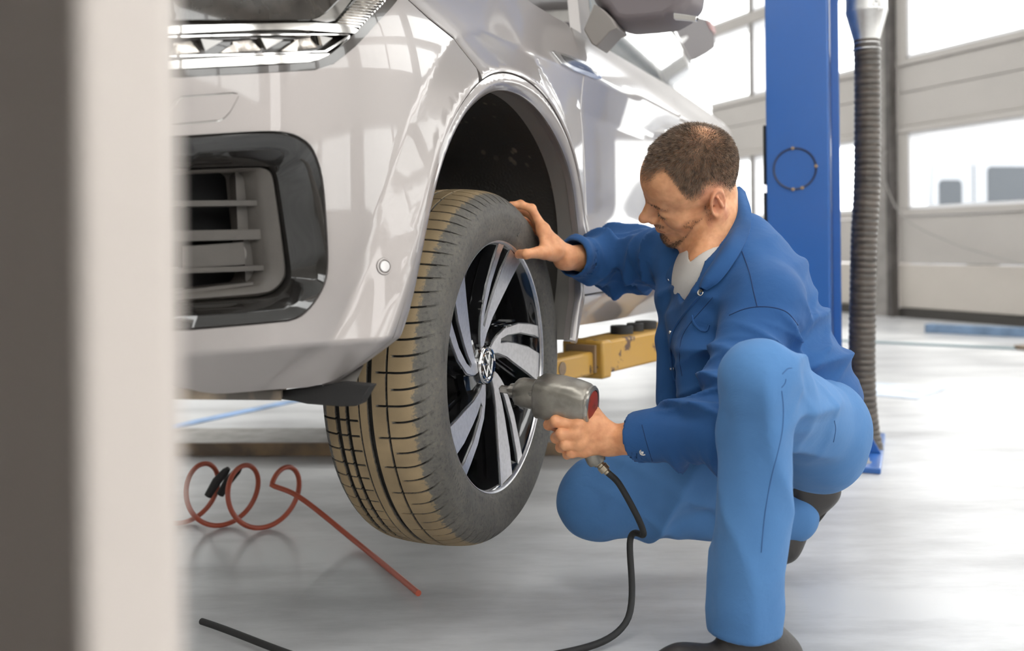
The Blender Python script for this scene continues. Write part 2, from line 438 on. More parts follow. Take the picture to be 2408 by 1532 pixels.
# swing arm
A0 = at(1372, 842, 2.74); A1 = at(1540, 826, 3.13)
ad = A1-A0; ad[2] = 0; ad /= np.linalg.norm(ad); sd = np.array([-ad[1], ad[0], 0])
A0[2] -= .0
zc = A0[2]
def ap(x, y, z): return np.array([A0[0], A0[1], zc])+ad*x+sd*y+UP*z
arm = MB()
arm.prism([ap(0, -.055, -.046), ap(0, .055, -.046), ap(0, .055, .046), ap(0, -.055, .046)], ad*.02)
o = MB().add([ap(0,-.055,-.045), ap(0,.055,-.045), ap(0,.055,.045), ap(0,-.055,.045), ap(1.05,-.08,-.04), ap(1.05,.08,-.04), ap(1.05,.08,.06), ap(1.05,-.08,.06)],
             [(0,1,2,3),(4,7,6,5),(0,4,5,1),(1,5,6,2),(2,6,7,3),(3,7,4,0)]).build('swing_arm', M_yellow, lift, bevel=.008)
MB().box(ap(.02, 0, -.003), (.055, .128, .105), [ad, sd, UP]).build('arm_collar', M_yellow, lift, bevel=.008)
MB().box(ap(-.012, 0, 0), (.012, .09, .075), [ad, sd, UP]).build('arm_mouth', M_rust, lift)
MB().box(ap(-.10, 0, -.012), (.28, .078, .064), [ad, sd, UP]).build('arm_extension', M_yellow, lift, bevel=.008)
MB().lathe(ap(-.185, -.0395, -.008), -sd, [(.018,.0),(.018,.0015),(0,.0015)], 20).build('pin_hole', M_rust, lift)
for x, r in ((.235, .034), (.325, .026), (.40, .034)):
    zt = .045+x*.014
    MB().lathe(ap(x, 0, zt), UP, [(r,0),(r,.022),(r*.92,.024),(r*.6,.024),(r*.55,.012),(0,.012)], 24).build('lifting_pad', M_blackrub, lift, smooth=True)
# carriage joining arm and post
MB().prism([ap(.98, -.08, -.06), ap(.98, .1, -.06), lp(W_*.5, .02, zc-.06), lp(0.0, -.0, zc-.06)], UP*.16).build('carriage', M_blue, lift, bevel=.005)
# floor plate across to the other column
fa, fb = floor_at(300, 1074), lp(-.16, -.08, 0)
fd = (fb-fa); fd[2] = 0; L_ = np.linalg.norm(fd); fd /= L_; fs = np.array([-fd[1], fd[0], 0])
fp = MB().box((fa+fb)/2+fs*.14+UP*.024, (L_, .28, .048), [fd, fs, UP]).build('floor_plate', mat('worn_plate', (.30,.27,.235), .6, base2=(.52,.50,.47), scale=9, lo=.35, hi=.7), None, bevel=.004)
tag(fp, 'low worn steel cover plate running across the floor under the car', 'cover plate')
MB().box((fa+fb)/2-fs*.002+UP*.024, (L_-.02, .006, .044), [fd, fs, UP]).build('front_edge', M_rust, fp)

# ------------------------------------------------------------------ exhaust extraction hose
M_hose = mat('hose_brown', (.060,.046,.036), .38, var=.35, scale=14, coat=.25, coat_rough=.25, stretch=(1,1,6))
M_galv = mat('galvanised', (.62,.61,.60), .33, metal=1.0, var=.12, scale=12, rvar=.1)
hs = empty('exhaust_hose', at(2045, 1076, 3.40), 'brown ribbed exhaust extraction hose hanging beside the blue post', 'hose')
hc = [(2038, 90, 3.42), (2040, 180, 3.42), (2040, 300, 3.42), (2038, 440, 3.42), (2032, 560, 3.42), (2029, 700, 3.42), (2027, 830, 3.42), (2029, 930, 3.42), (2037, 1010, 3.42), (2047, 1062, 3.40)]
cpts = spline([at(*q) for q in hc], 30)
# even spacing, ribs every 21 mm
seg = np.array(cpts); dl = np.r_[0, np.cumsum(np.linalg.norm(np.diff(seg, axis=0), axis=1))]
Lh = dl[-1]; npt = int(Lh/.0208)*8
ss = np.linspace(0, Lh, npt); cl_ = np.stack([np.interp(ss, dl, seg[:, i]) for i in range(3)], 1)
rad = .0415+.0032*np.abs(np.sin(ss/.0208*math.pi))**.6
MB().tube(list(cl_), list(rad), 28).build('hose_tube', M_hose, hs, smooth=True, angle=75)
zt = at(2038, 95, 3.42)
cx0 = np.array([zt[0], zt[1], 0])
def zpx(y): return at(2038, y, 3.42)[2]
z95, z30, z26 = zpx(97), zpx(32), zpx(25)
MB().lathe(cx0, UP, [(.040,z95-.01),(.0435,z95-.01),(.0435,z95),(.0685,z30),(.0695,z30+.004),(.0695,z26),(.0685,z26+.004),(.0685,3.2),(.0685,4.6),(.0685,CEIL)], 48).build('duct_cone', M_galv, hs, smooth=True, angle=30)
MB().tube([np.array([zt[0]+.0445*math.cos(a), zt[1]+.0445*math.sin(a), zpx(117)]) for a in np.linspace(0, 2*math.pi, 40)[:-1]], .003, 8, closed=True).build('hose_clamp', M_galv, hs, smooth=True)
MB().lathe(np.array([zt[0]+.012, zt[1]-.069, zpx(12)]), np.array([0,-1,0]), [(.006,0),(.005,.003),(0,.004)], 12).build('rivet', M_galv, hs, smooth=True)

# ------------------------------------------------------------------ column close to the lens
M_cream = mat('column_cream', (.54,.485,.445), .45, var=.02, scale=4, coat=.15)
pl = [(-.1235,.366), (-.1250,.362), (-.1490,.350), (-.1540,.3535), (-.1570,.37), (-.222,.60), (-.330,.60), (-.2020,.372), (-.2080,.366), (-.2150,.372), (-.345,.62), (-.2085,.62), (-.1480,.44), (-.1245,.372)]  # deep open recess, shaped so the left side falls into shade
pl = [(x*.835, y*.835) for x, y in pl]
pp = []
for i, (x, y) in enumerate(pl):
    a = np.array(pl[i-1]); b = np.array([x, y]); c = np.array(pl[(i+1) % len(pl)])
    r = .22
    for t in np.linspace(0, 1, 5):
        p = b+(a-b)*r*(1-t)**2+(c-b)*r*t**2; pp.append((p[0], p[1], 0.0))
o = MB().prism(pp, UP*3.4).build('steel_column', M_cream, None, smooth=True, angle=50)
tag(o, 'cream painted steel column very close to the camera, out of focus', 'column')

# ------------------------------------------------------------------ things on the floor
cr = empty('air_hose_coil', floor_at(540, 1190), 'coiled red air hose lying on the floor beside the cream column', 'air hose')
c0 = at(462, 1180, 2.6); c0[2] = .0
pts = []
axh = np.array([.97, -.22, 0]); ayh = np.array([.22, .97, 0])
for i in range(220):
    t = i/219; a = t*2*math.pi*3.15+math.pi*.5
    R = .078
    pts.append(c0+axh*(-.10+t*.37+R*.42*math.cos(a))+ayh*(R*.9*math.cos(a))+UP*(.085+R*math.sin(a)*1.0))
pts += spline([pts[-1], pts[-1]+axh*.08-UP*.03, np.r_[(pts[-1]+axh*.25-ayh*.05)[:2], .012], np.r_[(pts[-1]+axh*.5-ayh*.35)[:2], .012]], 12)[1:]
MB().tube(pts, .0065, 10).build('hose_tube', mat('hose_red', (.42,.085,.045), .4, coat=.2), cr, smooth=True)
gp = np.array(pts[60])
for q in ((520, 1122, 2.6), (548, 1120, 2.66)):
    e = at(*q); MB().tube([e+np.array([-.035,.0,-.05]), e+np.array([-.012,0,-.012]), e+np.array([.012,0,.014]), e+np.array([.02,0,.022])], [.010,.012,.010,.006], 12).build('grip', M_blackrub, cr, smooth=True)
# ------------------------------------------------------------------ the car
WC = at(1178, 860, 2.03)                                    # centre of the front wheel, on the rim lip plane
ZB = np.array([0, 0, 1.0])
ARCH = [(-.548,.034),(-.515,.05),(-.478,.092),(-.457,.157),(-.445,.21),(-.428,.272),(-.405,.330),(-.364,.404),(-.312,.461),(-.235,.510),(-.165,.540),(-.094,.559),(-.020,.565),
        (.064,.558),(.158,.538),(.245,.498),(.318,.447),(.363,.399),(.393,.353),(.416,.258),(.410,.166),(.385,.104),(.316,.025)]
GROOVE = [(-.575,.030),(-.545,.052),(-.510,.100),(-.488,.160),(-.474,.215),(-.456,.280),(-.436,.340),(-.392,.424),(-.330,.488),(-.245,.546),(-.170,.580),(-.084,.599),(.017,.603),
          (.120,.586),(.225,.545),(.310,.492),(.380,.420),(.427,.340),(.449,.260),(.447,.185),(.430,.110),(.370,.012)]
def fair(L, n=8, it=260, keep=2):
    P = np.array(spline(L, n))
    for _ in range(it): P[1:-1] += .25*(P[:-2]-2*P[1:-1]+P[2:])
    return [tuple(p) for p in P[::keep]]
ARCHS = fair(ARCH); GROOVES = fair(GROOVE)
def seg_dist(t, z, line):
    t = np.asarray(t, float).ravel(); z = np.asarray(z, float).ravel()
    L = np.array(line); A = L[:-1]; D = L[1:]-A
    out = np.full(t.shape, 9.0)
    for a, d in zip(A, D):
        h = np.clip(((t-a[0])*d[0]+(z-a[1])*d[1])/(d@d), 0, 1)
        out = np.minimum(out, np.hypot(t-a[0]-d[0]*h, z-a[1]-d[1]*h))
    return out
def in_poly(t, z, poly):
    t = np.asarray(t, float).ravel(); z = np.asarray(z, float).ravel(); c = np.zeros(t.shape, bool)
    n = len(poly)
    for i in range(n):
        x1, y1 = poly[i]; x2, y2 = poly[i-1]
        if y1 == y2: continue
        k = ((y1 > z) != (y2 > z)) & (t < (x2-x1)*(z-y1)/(y2-y1)+x1)
        c ^= k
    return c
GPOLY = GROOVES+[(.33,-.3),(-.6,-.3)]
APOLY = ARCHS+[(.30,-.3),(-.56,-.3)]
def sstep(x): x = np.clip(x, 0, 1); return x*x*(3-2*x)
def Nb(t, z):
    """outer body surface: sideways offset of the skin as a function of length t and height z"""
    sh = np.shape(t); t = np.asarray(t, float).ravel(); z = np.asarray(z, float).ravel()
    v = .03-.9*np.maximum(0, -(t+.40))**2-10*np.maximum(0, -(t+.80))**2
    fr = sstep((.15-t)/.25)                                     # front corner
    v -= fr*.8*np.maximum(0, z-.50)**2
    zc = .103; v -= fr*.95*np.maximum(0, zc-z)                  # chin tucks under
    v -= fr*.10*np.maximum(0, .30-z)**2
    rr = sstep((t-.30)/.25)                                     # doors
    zs = .680+.012*np.clip(t-.6, 0, 3)
    v -= rr*(.30*np.maximum(0, z-zs)+.5*np.maximum(0, z-zs)**2)
    v -= rr*.16*np.minimum(.10, np.maximum(0, zs-z))
    v += rr*.014*np.exp(-((z-.26+.015*np.clip(t-.5, 0, 2))/.045)**2)
    v -= rr*.016*np.exp(-((z-.17)/.05)**2)
    v -= rr*.55*np.maximum(0, .115-z)
    v -= (1-rr)*(1-fr)*.35*np.maximum(0, z-.66)
    v -= .16*np.maximum(0, t-2.6)**2
    d = seg_dist(t, z, GROOVES); ins = in_poly(t, z, GPOLY)
    x = np.clip((.078-d)/.070, -1, 1); x = .5*(x+np.sqrt(x*x+.004)); x = np.minimum(x, 1); x = np.where(x > .8, .8+.2*(1-(1-(x-.8)/.2)**2)*.5+.1*((x-.8)/.2), x)
    v += np.where(ins, .028, .028*x)
    # trim ring: crowned band with a chamfered lip towards the opening
    da = seg_dist(t, z, ARCHS)
    v -= np.where(ins, .013*np.clip((.021-da)/.021, 0, 1)**2+.002, 0)
    return v.reshape(sh)
def car_pt(t, z, n): return WC+CU*t+CN*n+ZB*z
def hit(px, py, off=0.0):
    d = ray(px, py); k = np.arange(.7, 7, .004); q = CAM+d*k[:, None]-WC
    g = q@CN-(Nb(q@CU, q[:, 2])+off)
    i = int(np.argmax((g[:-1] > 0) & (g[1:] <= 0))); f = g[i]/(g[i]-g[i+1])
    q = CAM+d*(k[i]+.004*f)-WC
    return float(q@CU), float(q[2])
def hits(L, off=0.0): return [hit(p[0], p[1], off) for p in L]

def plane_pt(px, py, p0, nrm):
    d = ray(px, py); k = ((p0-CAM)@nrm)/(d@nrm); return CAM+d*k
def paint():
    m = mat('car_paint_silver', (.335,.305,.292), .36, metal=.5, coat=.75, coat_rough=.03)
    nt = m.node_tree; p = nt.nodes['Principled BSDF']
    tc = nt.nodes.new('ShaderNodeTexCoord'); nz = nt.nodes.new('ShaderNodeTexNoise'); nz.inputs['Scale'].default_value = 900; nz.inputs['Detail'].default_value = 2
    nt.links.new(tc.outputs['Object'], nz.inputs['Vector'])
    bp = nt.nodes.new('ShaderNodeBump'); bp.inputs['Strength'].default_value = .05; bp.inputs['Distance'].default_value = .001
    nt.links.new(nz.outputs['Fac'], bp.inputs['Height']); nt.links.new(bp.outputs['Normal'], p.inputs['Normal'])
    return m
M_paint = paint()
M_chrome = mat('chrome', (.82,.81,.80), .07, metal=1.0)
M_gloss = mat('gloss_black', (.012,.011,.010), .08, coat=1.0)
M_housing = mat('headlight_housing', (.045,.038,.033), .16, coat=1.0)
M_lensdark = mat('headlight_glass', (.035,.030,.026), .08, coat=1.0, var=.3, scale=30)
M_plast = mat('grey_plastic', (.070,.061,.053), .55, var=.06, scale=30, bump=.08, bscale=400)
M_blackp = mat('black_plastic', (.016,.015,.015), .6, bump=.1, bscale=200)
M_void = mat('vent_dark', (.006,.006,.006), .9)
M_flange = mat('arch_flange', (.22,.205,.19), .6)
def liner_mat():
    m = mat('liner_felt', (.075,.070,.064), .85, bump=.4, bscale=150)
    nt = m.node_tree; p = nt.nodes['Principled BSDF']; tc = nt.nodes.new('ShaderNodeTexCoord')
    mp = nt.nodes.new('ShaderNodeMapping'); mp.inputs['Scale'].default_value = (30, 30, 13)
    nt.links.new(tc.outputs['Object'], mp.inputs['Vector'])
    vo_ = nt.nodes.new('ShaderNodeTexVoronoi'); vo_.inputs['Scale'].default_value = 1.0; nt.links.new(mp.outputs['Vector'], vo_.inputs['Vector'])
    nz = nt.nodes.new('ShaderNodeTexNoise'); nz.inputs['Scale'].default_value = 4.5; nt.links.new(tc.outputs['Object'], nz.inputs['Vector'])
    r1 = nt.nodes.new('ShaderNodeValToRGB'); r1.color_ramp.elements[0].position = .15; r1.color_ramp.elements[0].color = (1,1,1,1); r1.color_ramp.elements[1].position = .24; r1.color_ramp.elements[1].color = (0,0,0,1)
    r2 = nt.nodes.new('ShaderNodeValToRGB'); r2.color_ramp.elements[0].position = .50; r2.color_ramp.elements[1].position = .60
    nt.links.new(vo_.outputs['Distance'], r1.inputs['Fac']); nt.links.new(nz.outputs['Fac'], r2.inputs['Fac'])
    mu = nt.nodes.new('ShaderNodeMath'); mu.operation = 'MULTIPLY'; nt.links.new(r1.outputs['Color'], mu.inputs[0]); nt.links.new(r2.outputs['Color'], mu.inputs[1])
    mx = nt.nodes.new('ShaderNodeMix'); mx.data_type = 'RGBA'; mx.inputs['A'].default_value = (.075,.070,.064,1); mx.inputs['B'].default_value = (.36,.30,.24,1)
    nt.links.new(mu.outputs[0], mx.inputs['Factor']); nt.links.new(mx.outputs['Result'], p.inputs['Base Color'])
    return m
M_liner = liner_mat()

car = empty('car', np.array([WC[0], WC[1], 0.0])+CU*1.2-CN*.8, 'silver car raised on the lift with its front wheel in the arch', 'car')

def resample(poly, step, closed=True):
    P = [np.array(p, float) for p in poly]; out = []; n = len(P)
    for i in range(n if closed else n-1):
        a, b = P[i], P[(i+1) % n]; k = max(1, int(math.ceil(np.linalg.norm(b-a)/step)))
        out += [a+(b-a)*j/k for j in range(k)]
    if not closed: out.append(P[-1])
    return [tuple(p) for p in out]
def panel(name, outline, material, parent, off=0.0, thick=.008, res=.014, edge=.0025, holes=(), extra=None, step=None):
    """skin panel over the (t, z) field: cdt fill, rolled edge, rim turned inwards, analytic normals"""
    step = step or res
    loops = [resample(outline, step)]+[resample(h, step) for h in holes]
    pts = []; edges = []; bnd = []
    for lp_ in loops:
        k = len(pts); pts += lp_; edges += [(k+i, k+(i+1) % len(lp_)) for i in range(len(lp_))]; bnd.append((k, len(lp_)))
    A = np.array(loops[0]); lo = A.min(0); hi = A.max(0)
    closed = [l+[l[0]] for l in loops]
    def bdist(x, y):
        d = np.full(np.size(x), 9.0)
        for l in closed: d = np.minimum(d, seg_dist(x, y, l))
        return d
    def inside(x, y):
        r = in_poly(x, y, loops[0])
        for h in loops[1:]: r &= ~in_poly(x, y, h)
        return r
    gx, gy = np.meshgrid(np.arange(lo[0]+res*.5, hi[0], res), np.arange(lo[1]+res*.5, hi[1], res*.9))
    gx = gx+((np.arange(gx.shape[0]) % 2)*res*.5)[:, None]
    gx = gx.ravel(); gy = gy.ravel()
    d = bdist(gx, gy); k = inside(gx, gy) & (d > max(res*.5, edge*2.2))
    add = list(zip(gx[k], gy[k]))
    if edge > 0:
        for l in loops:
            L = np.array(l); T = np.roll(L, -1, 0)-np.roll(L, 1, 0); T /= np.linalg.norm(T, axis=1)[:, None]+1e-9
            Nn = np.stack([-T[:, 1], T[:, 0]], 1)
            for e in (edge*.4, edge):
                for sgn in (1, -1):
                    q = L+Nn*e*sgn; dd = bdist(q[:, 0], q[:, 1])
                    kk = inside(q[:, 0], q[:, 1]) & (dd > e*.8); add += [tuple(v) for v in q[kk]]
    allp = pts+add
    r = delaunay_2d_cdt([Vector((float(p[0]), float(p[1]))) for p in allp], edges, [], 0, 1e-7)
    V = np.array([(v.x, v.y) for v in r[0]]); Fc = np.array([f for f in r[2] if len(f) == 3])
    c = V[Fc].mean(1); Fc = Fc[inside(c[:, 0], c[:, 1])]
    t, z = V[:, 0], V[:, 1]
    def height(t, z):
        h = Nb(t, z)+off
        if extra is not None: h = h+extra(t, z)
        return h
    db = bdist(t, z)
    roll = edge*np.maximum(0, 1-db/edge)**2 if edge > 0 else 0*db
    h0 = height(t, z)
    e = .0015
    gt = (height(t+e, z)-height(t-e, z))/(2*e); gz = (height(t, z+e)-height(t, z-e))/(2*e)
    NN = CN[None]-CU[None]*gt[:, None]-ZB[None]*gz[:, None]; NN /= np.linalg.norm(NN, axis=1)[:, None]
    P = WC+CU*t[:, None]+ZB*z[:, None]+CN*(h0-roll)[:, None]
    # rolled edge normals bend outward
    if edge > 0:
        on = db < edge*.6
    verts = list(P); norms = list(NN); faces = []
    for f in Fc:
        a, b, c_ = P[f[0]], P[f[1]], P[f[2]]
        n_ = np.cross(b-a, c_-a)
        faces.append(tuple(int(i) for i in (f if n_@CN > 0 else f[::-1])))
    # rim
    ecount = {}
    for f in faces:
        for i in range(3):
            a, b = f[i], f[(i+1) % 3]; ecount[(a, b)] = ecount.get((a, b), 0)+1
    for (a, b) in list(ecount):
        if (b, a) in ecount: continue
        pa, pb = P[a], P[b]; k = len(verts)
        ia, ib = pa-NN[a]*thick, pb-NN[b]*thick
        n_ = np.cross(pb-pa, NN[a]); n_ /= np.linalg.norm(n_)+1e-12
        verts += [pa, pb, ib, ia]; norms += [n_]*4; faces.append((k, k+3, k+2, k+1)[::1])
        
    me = bpy.data.meshes.new(name); me.from_pydata([tuple(map(float, v)) for v in verts], [], faces); me.update()
    me.polygons.foreach_set('use_smooth', [True]*len(me.polygons))
    me.normals_split_custom_set_from_vertices([tuple(map(float, n)) for n in norms])
    return link_mesh(name, me, material, parent)

# --- outlines
gapline = hits([(957,-6),(1010,42),(1070,90)])+[(-.2115,.5685)]
G_front = [p for p in GROOVES if p[0] < -.2135][::-1]      # from top down to the front foot
off_g = .0022
def shift(L, dx, dz): return [(a+dx, b+dz) for a, b in L]
botL = [(-.604,.034),(-.671,.035),(-.728,.037),(-.752,.041),(-.769,.049),(-.797,.062),(-.83,.075),(-.90,.09),(-.975,.095)]
hl_low = hits([(240,186),(440,182),(620,172),(745,165),(790,150),(840,110),(890,55),(935,5),(948,-14)])
hl_low = [(-.975, hl_low[0][1]-.012), (-.92, hl_low[0][1]-.006)]+hl_low[1:]
vent_o = hits([(450,318),(620,308),(680,311),(718,326),(745,355),(765,420),(774,520),(778,620),(770,670),(745,715),(715,745),(685,757),(450,778)])
vent_hole = [(-.955, vent_o[-1][1]-.004), (-.955, vent_o[0][1]-.012)]+[tuple(p) for p in spline(vent_o[:-1], 3)]+[vent_o[-1]]
vent_hole = [vent_hole[1]]+vent_hole[2:]+[vent_hole[0]]
cap_px = [(385,297),(400,262),(418,236),(432,226),(555,217),(564,219),(567,226),(562,237),(547,264),(533,279),(516,286),(470,290)]
cap_o = hits(cap_px)
def inset(poly, e):
    L = np.array(poly); T = np.roll(L, -1, 0)-np.roll(L, 1, 0); T /= np.linalg.norm(T, axis=1)[:, None]
    Nn = np.stack([-T[:, 1], T[:, 0]], 1); a = .5*np.sum(L[:, 0]*np.roll(L[:, 1], -1)-np.roll(L[:, 0], -1)*L[:, 1])
    return [tuple(p) for p in L+Nn*e*(1 if a > 0 else -1)]
bump_out = hl_low+[(gapline[0][0]-.002, gapline[0][1])]+[(a-.0015, b-.001) for a, b in gapline[1:]]+[(a-off_g*.6, b+off_g*.6) for a, b in G_front if b > .031]+botL
panel('front_bumper', bump_out, M_paint, car, res=.0125, edge=.004, holes=[vent_hole, cap_o])
panel('tow_cover', inset(cap_o, .0021), M_paint, car, res=.012, edge=.0015)
# parking sensor: ring and disc sitting on the flare
st, sz = hit(903, 627)
def surf_frame(t, z):
    e = .003; gt = float((Nb(t+e, z)-Nb(t-e, z))/(2*e)); gz = float((Nb(t, z+e)-Nb(t, z-e))/(2*e))
    nn = CN-CU*gt-ZB*gz; nn /= np.linalg.norm(nn)
    return car_pt(t, z, float(Nb(t, z))), nn
sp_, sn_ = surf_frame(st, sz)
MB().lathe(sp_-sn_*.002, sn_, [(.0135,0),(.0135,.0028),(.0125,.004),(.0105,.0040),(.0095,.002),(.0095,.0005)], 32).build('sensor_ring', M_paint, car, smooth=True)
MB().lathe(sp_-sn_*.0015, sn_, [(.0088,0),(.0088,.004),(.0080,.005),(0,.0052)], 28).build('parking_sensor', mat('sensor_paint', (.55,.53,.52), .35, metal=.4, coat=.6), car, smooth=True)

# fender behind the shut line, down to the door gap
doorgap = [(.505,.80),(.495,.70),(.490,.61),(.515,.52),(.53,.443),(.539,.305),(.529,.219),(.515,.13),(.50,.04)]
dg = [tuple(p) for p in spline(doorgap, 4)]
G_rear = [p for p in GROOVES if p[0] > -.209]
fend = [(gapline[0][0]+.002, gapline[0][1]+.0015), (-.40,.80), (-.2,.80), (.1,.80)]+[(a-.002, b) for a, b in dg]+[(.45,.012),(.385,.012)]+[(a+(.0015 if a > .1 else 0), b+.0018) for a, b in G_rear[::-1] if b > .02]+[(gapline[3][0]+.0012, gapline[3][1]+.0022)]+[(a+.0015, b+.0015) for a, b in gapline[1:3][::-1]]
panel('fender', fend, M_paint, car, res=.015, edge=.003)
# arch trim
trim = [(a, b) for a, b in ARCHS]+[(a-.0012 if a > 0 else a+.0012, b-.0012) for a, b in GROOVES[::-1]]
panel('wheel_arch_trim', trim, M_paint, car, res=.0065, edge=.003, thick=.012, step=.010)
# flange inside the arch and the felt liner
def strip(line, n0, n1, name, m, steps=6, fn=None, push=0.0):
    L = np.array(line); T = np.gradient(L, axis=0); T /= np.linalg.norm(T, axis=1)[:, None]; Nn = np.stack([-T[:, 1], T[:, 0]], 1)
    P = np.zeros((len(L), steps+1, 3)); base = Nb(L[:, 0], L[:, 1])
    for j in range(steps+1):
        f = j/steps; q = L+Nn*((push*f) if fn is None else fn(f, L)[:, None])
        nn = np.minimum(base, .05)*(1-f)+n1*f if n0 is None else n0+(n1-n0)*f+0*base
        P[:, j] = WC+CU*q[:, :1]+ZB*q[:, 1:2]+CN*nn[:, None]
    v, f_ = grid_mesh(P); return MB().add(v, f_).build(name, m, car, smooth=True, angle=80)
strip(ARCHS, None, -.012, 'arch_flange', M_flange, push=.004)
lin = [(a, b) for a, b in ARCHS if b > .055]
strip([tuple(p) for p in resample(lin, .02, False)], -.010, -.36, 'wheel_liner', M_liner, steps=14, fn=lambda f, L: .012+.035*math.sin(min(1, f*2.2)*math.pi/2)+.006*np.sin(L[:, 0]*40+f*9)*f)
# inner bulkhead of the wheel house
bk = [(a*1.08, b+.05) for a, b in ARCHS if b > .05]+[(.36,-.02),(-.30,-.02)]
MB().prism([car_pt(a, b, -.355) for a, b in bk], -CN*.02).build('wheelhouse_wall', M_liner, car)
MB().lathe(car_pt(-.19,.34,-.33), CN, [(.028,0),(.027,.012),(.018,.02),(.010,.021),(.009,.026),(.004,.03),(0,.031)], 20).build('liner_screw', mat('screw_dark', (.06,.055,.05), .35, metal=.6), car, smooth=True)
MB().tube([car_pt(-.30,.10,-.30), car_pt(-.16,.27,-.30), car_pt(-.10,.30,-.31)], [.03,.034,.03], 16).build('strut_boot', M_blackp, car, smooth=True)
MB().cyl(car_pt(.02,-.02,-.30), car_pt(.02,.50,-.30), .035, 20).build('suspension_strut', M_blackp, car, smooth=True)

# black deflector under the bumper
p0 = car_pt(-.575, 0, 0)
MB().prism([plane_pt(x, y, p0, CU) for x, y in ((620,925),(632,936),(690,944),(722,951),(800,957),(832,956),(846,950),(872,906),(800,900),(700,915))], CU*.02).build('air_deflector', M_blackp, car, bevel=.002)
MB().add([car_pt(-.94,.085,-.36), car_pt(-.94,.085,-1.3), car_pt(-.30,.015,-1.3), car_pt(-.30,.015,-.30), car_pt(-.62,.03,-.10), car_pt(-.80,.055,-.16),
          car_pt(-.94,.070,-.36), car_pt(-.94,.070,-1.3), car_pt(-.30,.0,-1.3), car_pt(-.30,.0,-.30), car_pt(-.62,.015,-.10), car_pt(-.80,.040,-.16)],
         [(0,1,2,3,4,5),(11,10,9,8,7,6)]+[(i, (i+1) % 6, 6+(i+1) % 6, 6+i) for i in range(6)]).build('undertray', mat('undertray_dirty', (.05,.042,.034), .7, base2=(.20,.155,.11), scale=12), car)

# doors and rear body
belt = lambda t: .785+.012*np.clip(t-.7, 0, 1.2)-.02*np.clip(t-2.0, 0, 2)
fd_out = [(a+.002, b) for a, b in dg if b < .792][::-1]
sill_z = .115
door1 = [(.52,sill_z+.004)]+[p for p in fd_out if p[1] > sill_z+.01]+[(.52,.797),(.9,.80),(1.3,.806),(1.60,.812),(1.605,.5),(1.60,.3),(1.57,sill_z+.004)]
panel('front_door', door1, M_paint, car, res=.022, edge=.003)
door2 = [(1.574,sill_z+.004),(1.604,.3),(1.609,.5),(1.604,.812),(2.0,.81),(2.5,.80),(2.52,.55),(2.45,.35),(2.38,sill_z+.004)]
panel('rear_door', door2, M_paint, car, res=.03, edge=.003)
q = [(2.524,.55),(2.504,.80),(2.9,.78),(3.3,.76),(3.46,.66),(3.50,.45),(3.46,.25),(3.38,.12)]+[(2.86+.40*math.cos(a), .12+.40*math.sin(a)) for a in np.linspace(0, math.pi*.93, 16)]+[(2.455,.35)]
panel('rear_quarter', q, M_paint, car, res=.04, edge=.003)
sl = [(.37,.012),(.44,.1),(.47,.108),(.52,sill_z),(1.0,sill_z),(2.38,sill_z),(2.42,.04),(1.6,.012),(1.0,.022),(.60,.034),(.48,.036)]
panel('sill', sl, M_paint, car, res=.02, edge=.002)
# underbody so the silhouette is closed below
MB().box(car_pt(1.55, .13, -.86), (2.4, 1.56, .14), [CU, CN, ZB]).build('underbody', M_blackp, car)
# greenhouse
M_tint = mat('side_glass', (.30,.33,.35), .03, coat=1.0)
def gl(t, z): return car_pt(t, z, float(Nb(np.array([t]), np.array([float(belt(t))]))[0])-.012-.42*(z-float(belt(t)))-.05*max(0, t-2.2)**2)
def side_glass(pts, nm, m, d=.006):
    MB().prism([gl(t, z) for t, z in pts], -CN*d).build(nm, m, car)
side_glass([(.78,.806),(1.56,.812),(1.50,1.24),(1.26,1.24),(1.02,1.03)], 'front_side_window', M_tint)
side_glass([(1.66,.812),(2.44,.80),(2.40,1.15),(2.2,1.22),(1.62,1.24)], 'rear_side_window', M_tint)
side_glass([(2.52,.80),(3.00,.785),(2.75,.98),(2.50,1.12)], 'quarter_window', M_tint)
M_pillar = mat('pillar_black', (.05,.048,.048), .2, coat=.8)
side_glass([(1.565,.812),(1.655,.812),(1.615,1.25),(1.51,1.25)], 'door_pillar', M_pillar, .012)
side_glass([(2.445,.80),(2.515,.80),(2.495,1.13),(2.405,1.16)], 'rear_pillar', M_paint, .012)
side_glass([(.64,.80),(.74,.805),(1.26,1.25),(1.7,1.29),(2.4,1.26),(2.75,1.08),(3.12,.77),(3.34,.74),(2.9,1.12),(2.5,1.30),(1.7,1.36),(1.2,1.32)], 'roof_rail', M_paint, .03)
rf = [(.30,.80),(1.2,1.33),(1.7,1.37),(2.5,1.31),(2.95,1.10),(3.36,.74)]
# windscreen, roof, tailgate, bonnet as sheets across the car
def across(pts, nm, m, n0=-.22, n1=-1.5, crown=.03, k=10, thick=.012):
    P = np.zeros((len(pts), k+1, 3))
    for i, (t, z, na) in enumerate(pts):
        for j in range(k+1):
            f = j/k; P[i, j] = car_pt(t, z+crown*math.sin(math.pi*f), na+(-1.72-2*na+na)*f if False else na+((-1.72-na)-na)*f)
    v, f_ = grid_mesh(P); o = MB().add(v, f_).build(nm, m, car, smooth=True, angle=60)
    return o
across([(1.22,1.335,-.26),(1.7,1.37,-.27),(2.5,1.31,-.27)], 'roof', M_paint)
across([(.36,.79,-.10),(.8,1.075,-.19),(1.22,1.33,-.26)], 'windscreen', glass_mat('windscreen_glass', (.80,.88,.86)))
across([(3.22,.80,-.16),(3.40,.72,-.15),(3.46,.45,-.13),(3.38,.13,-.16)], 'rear_panel', M_paint)
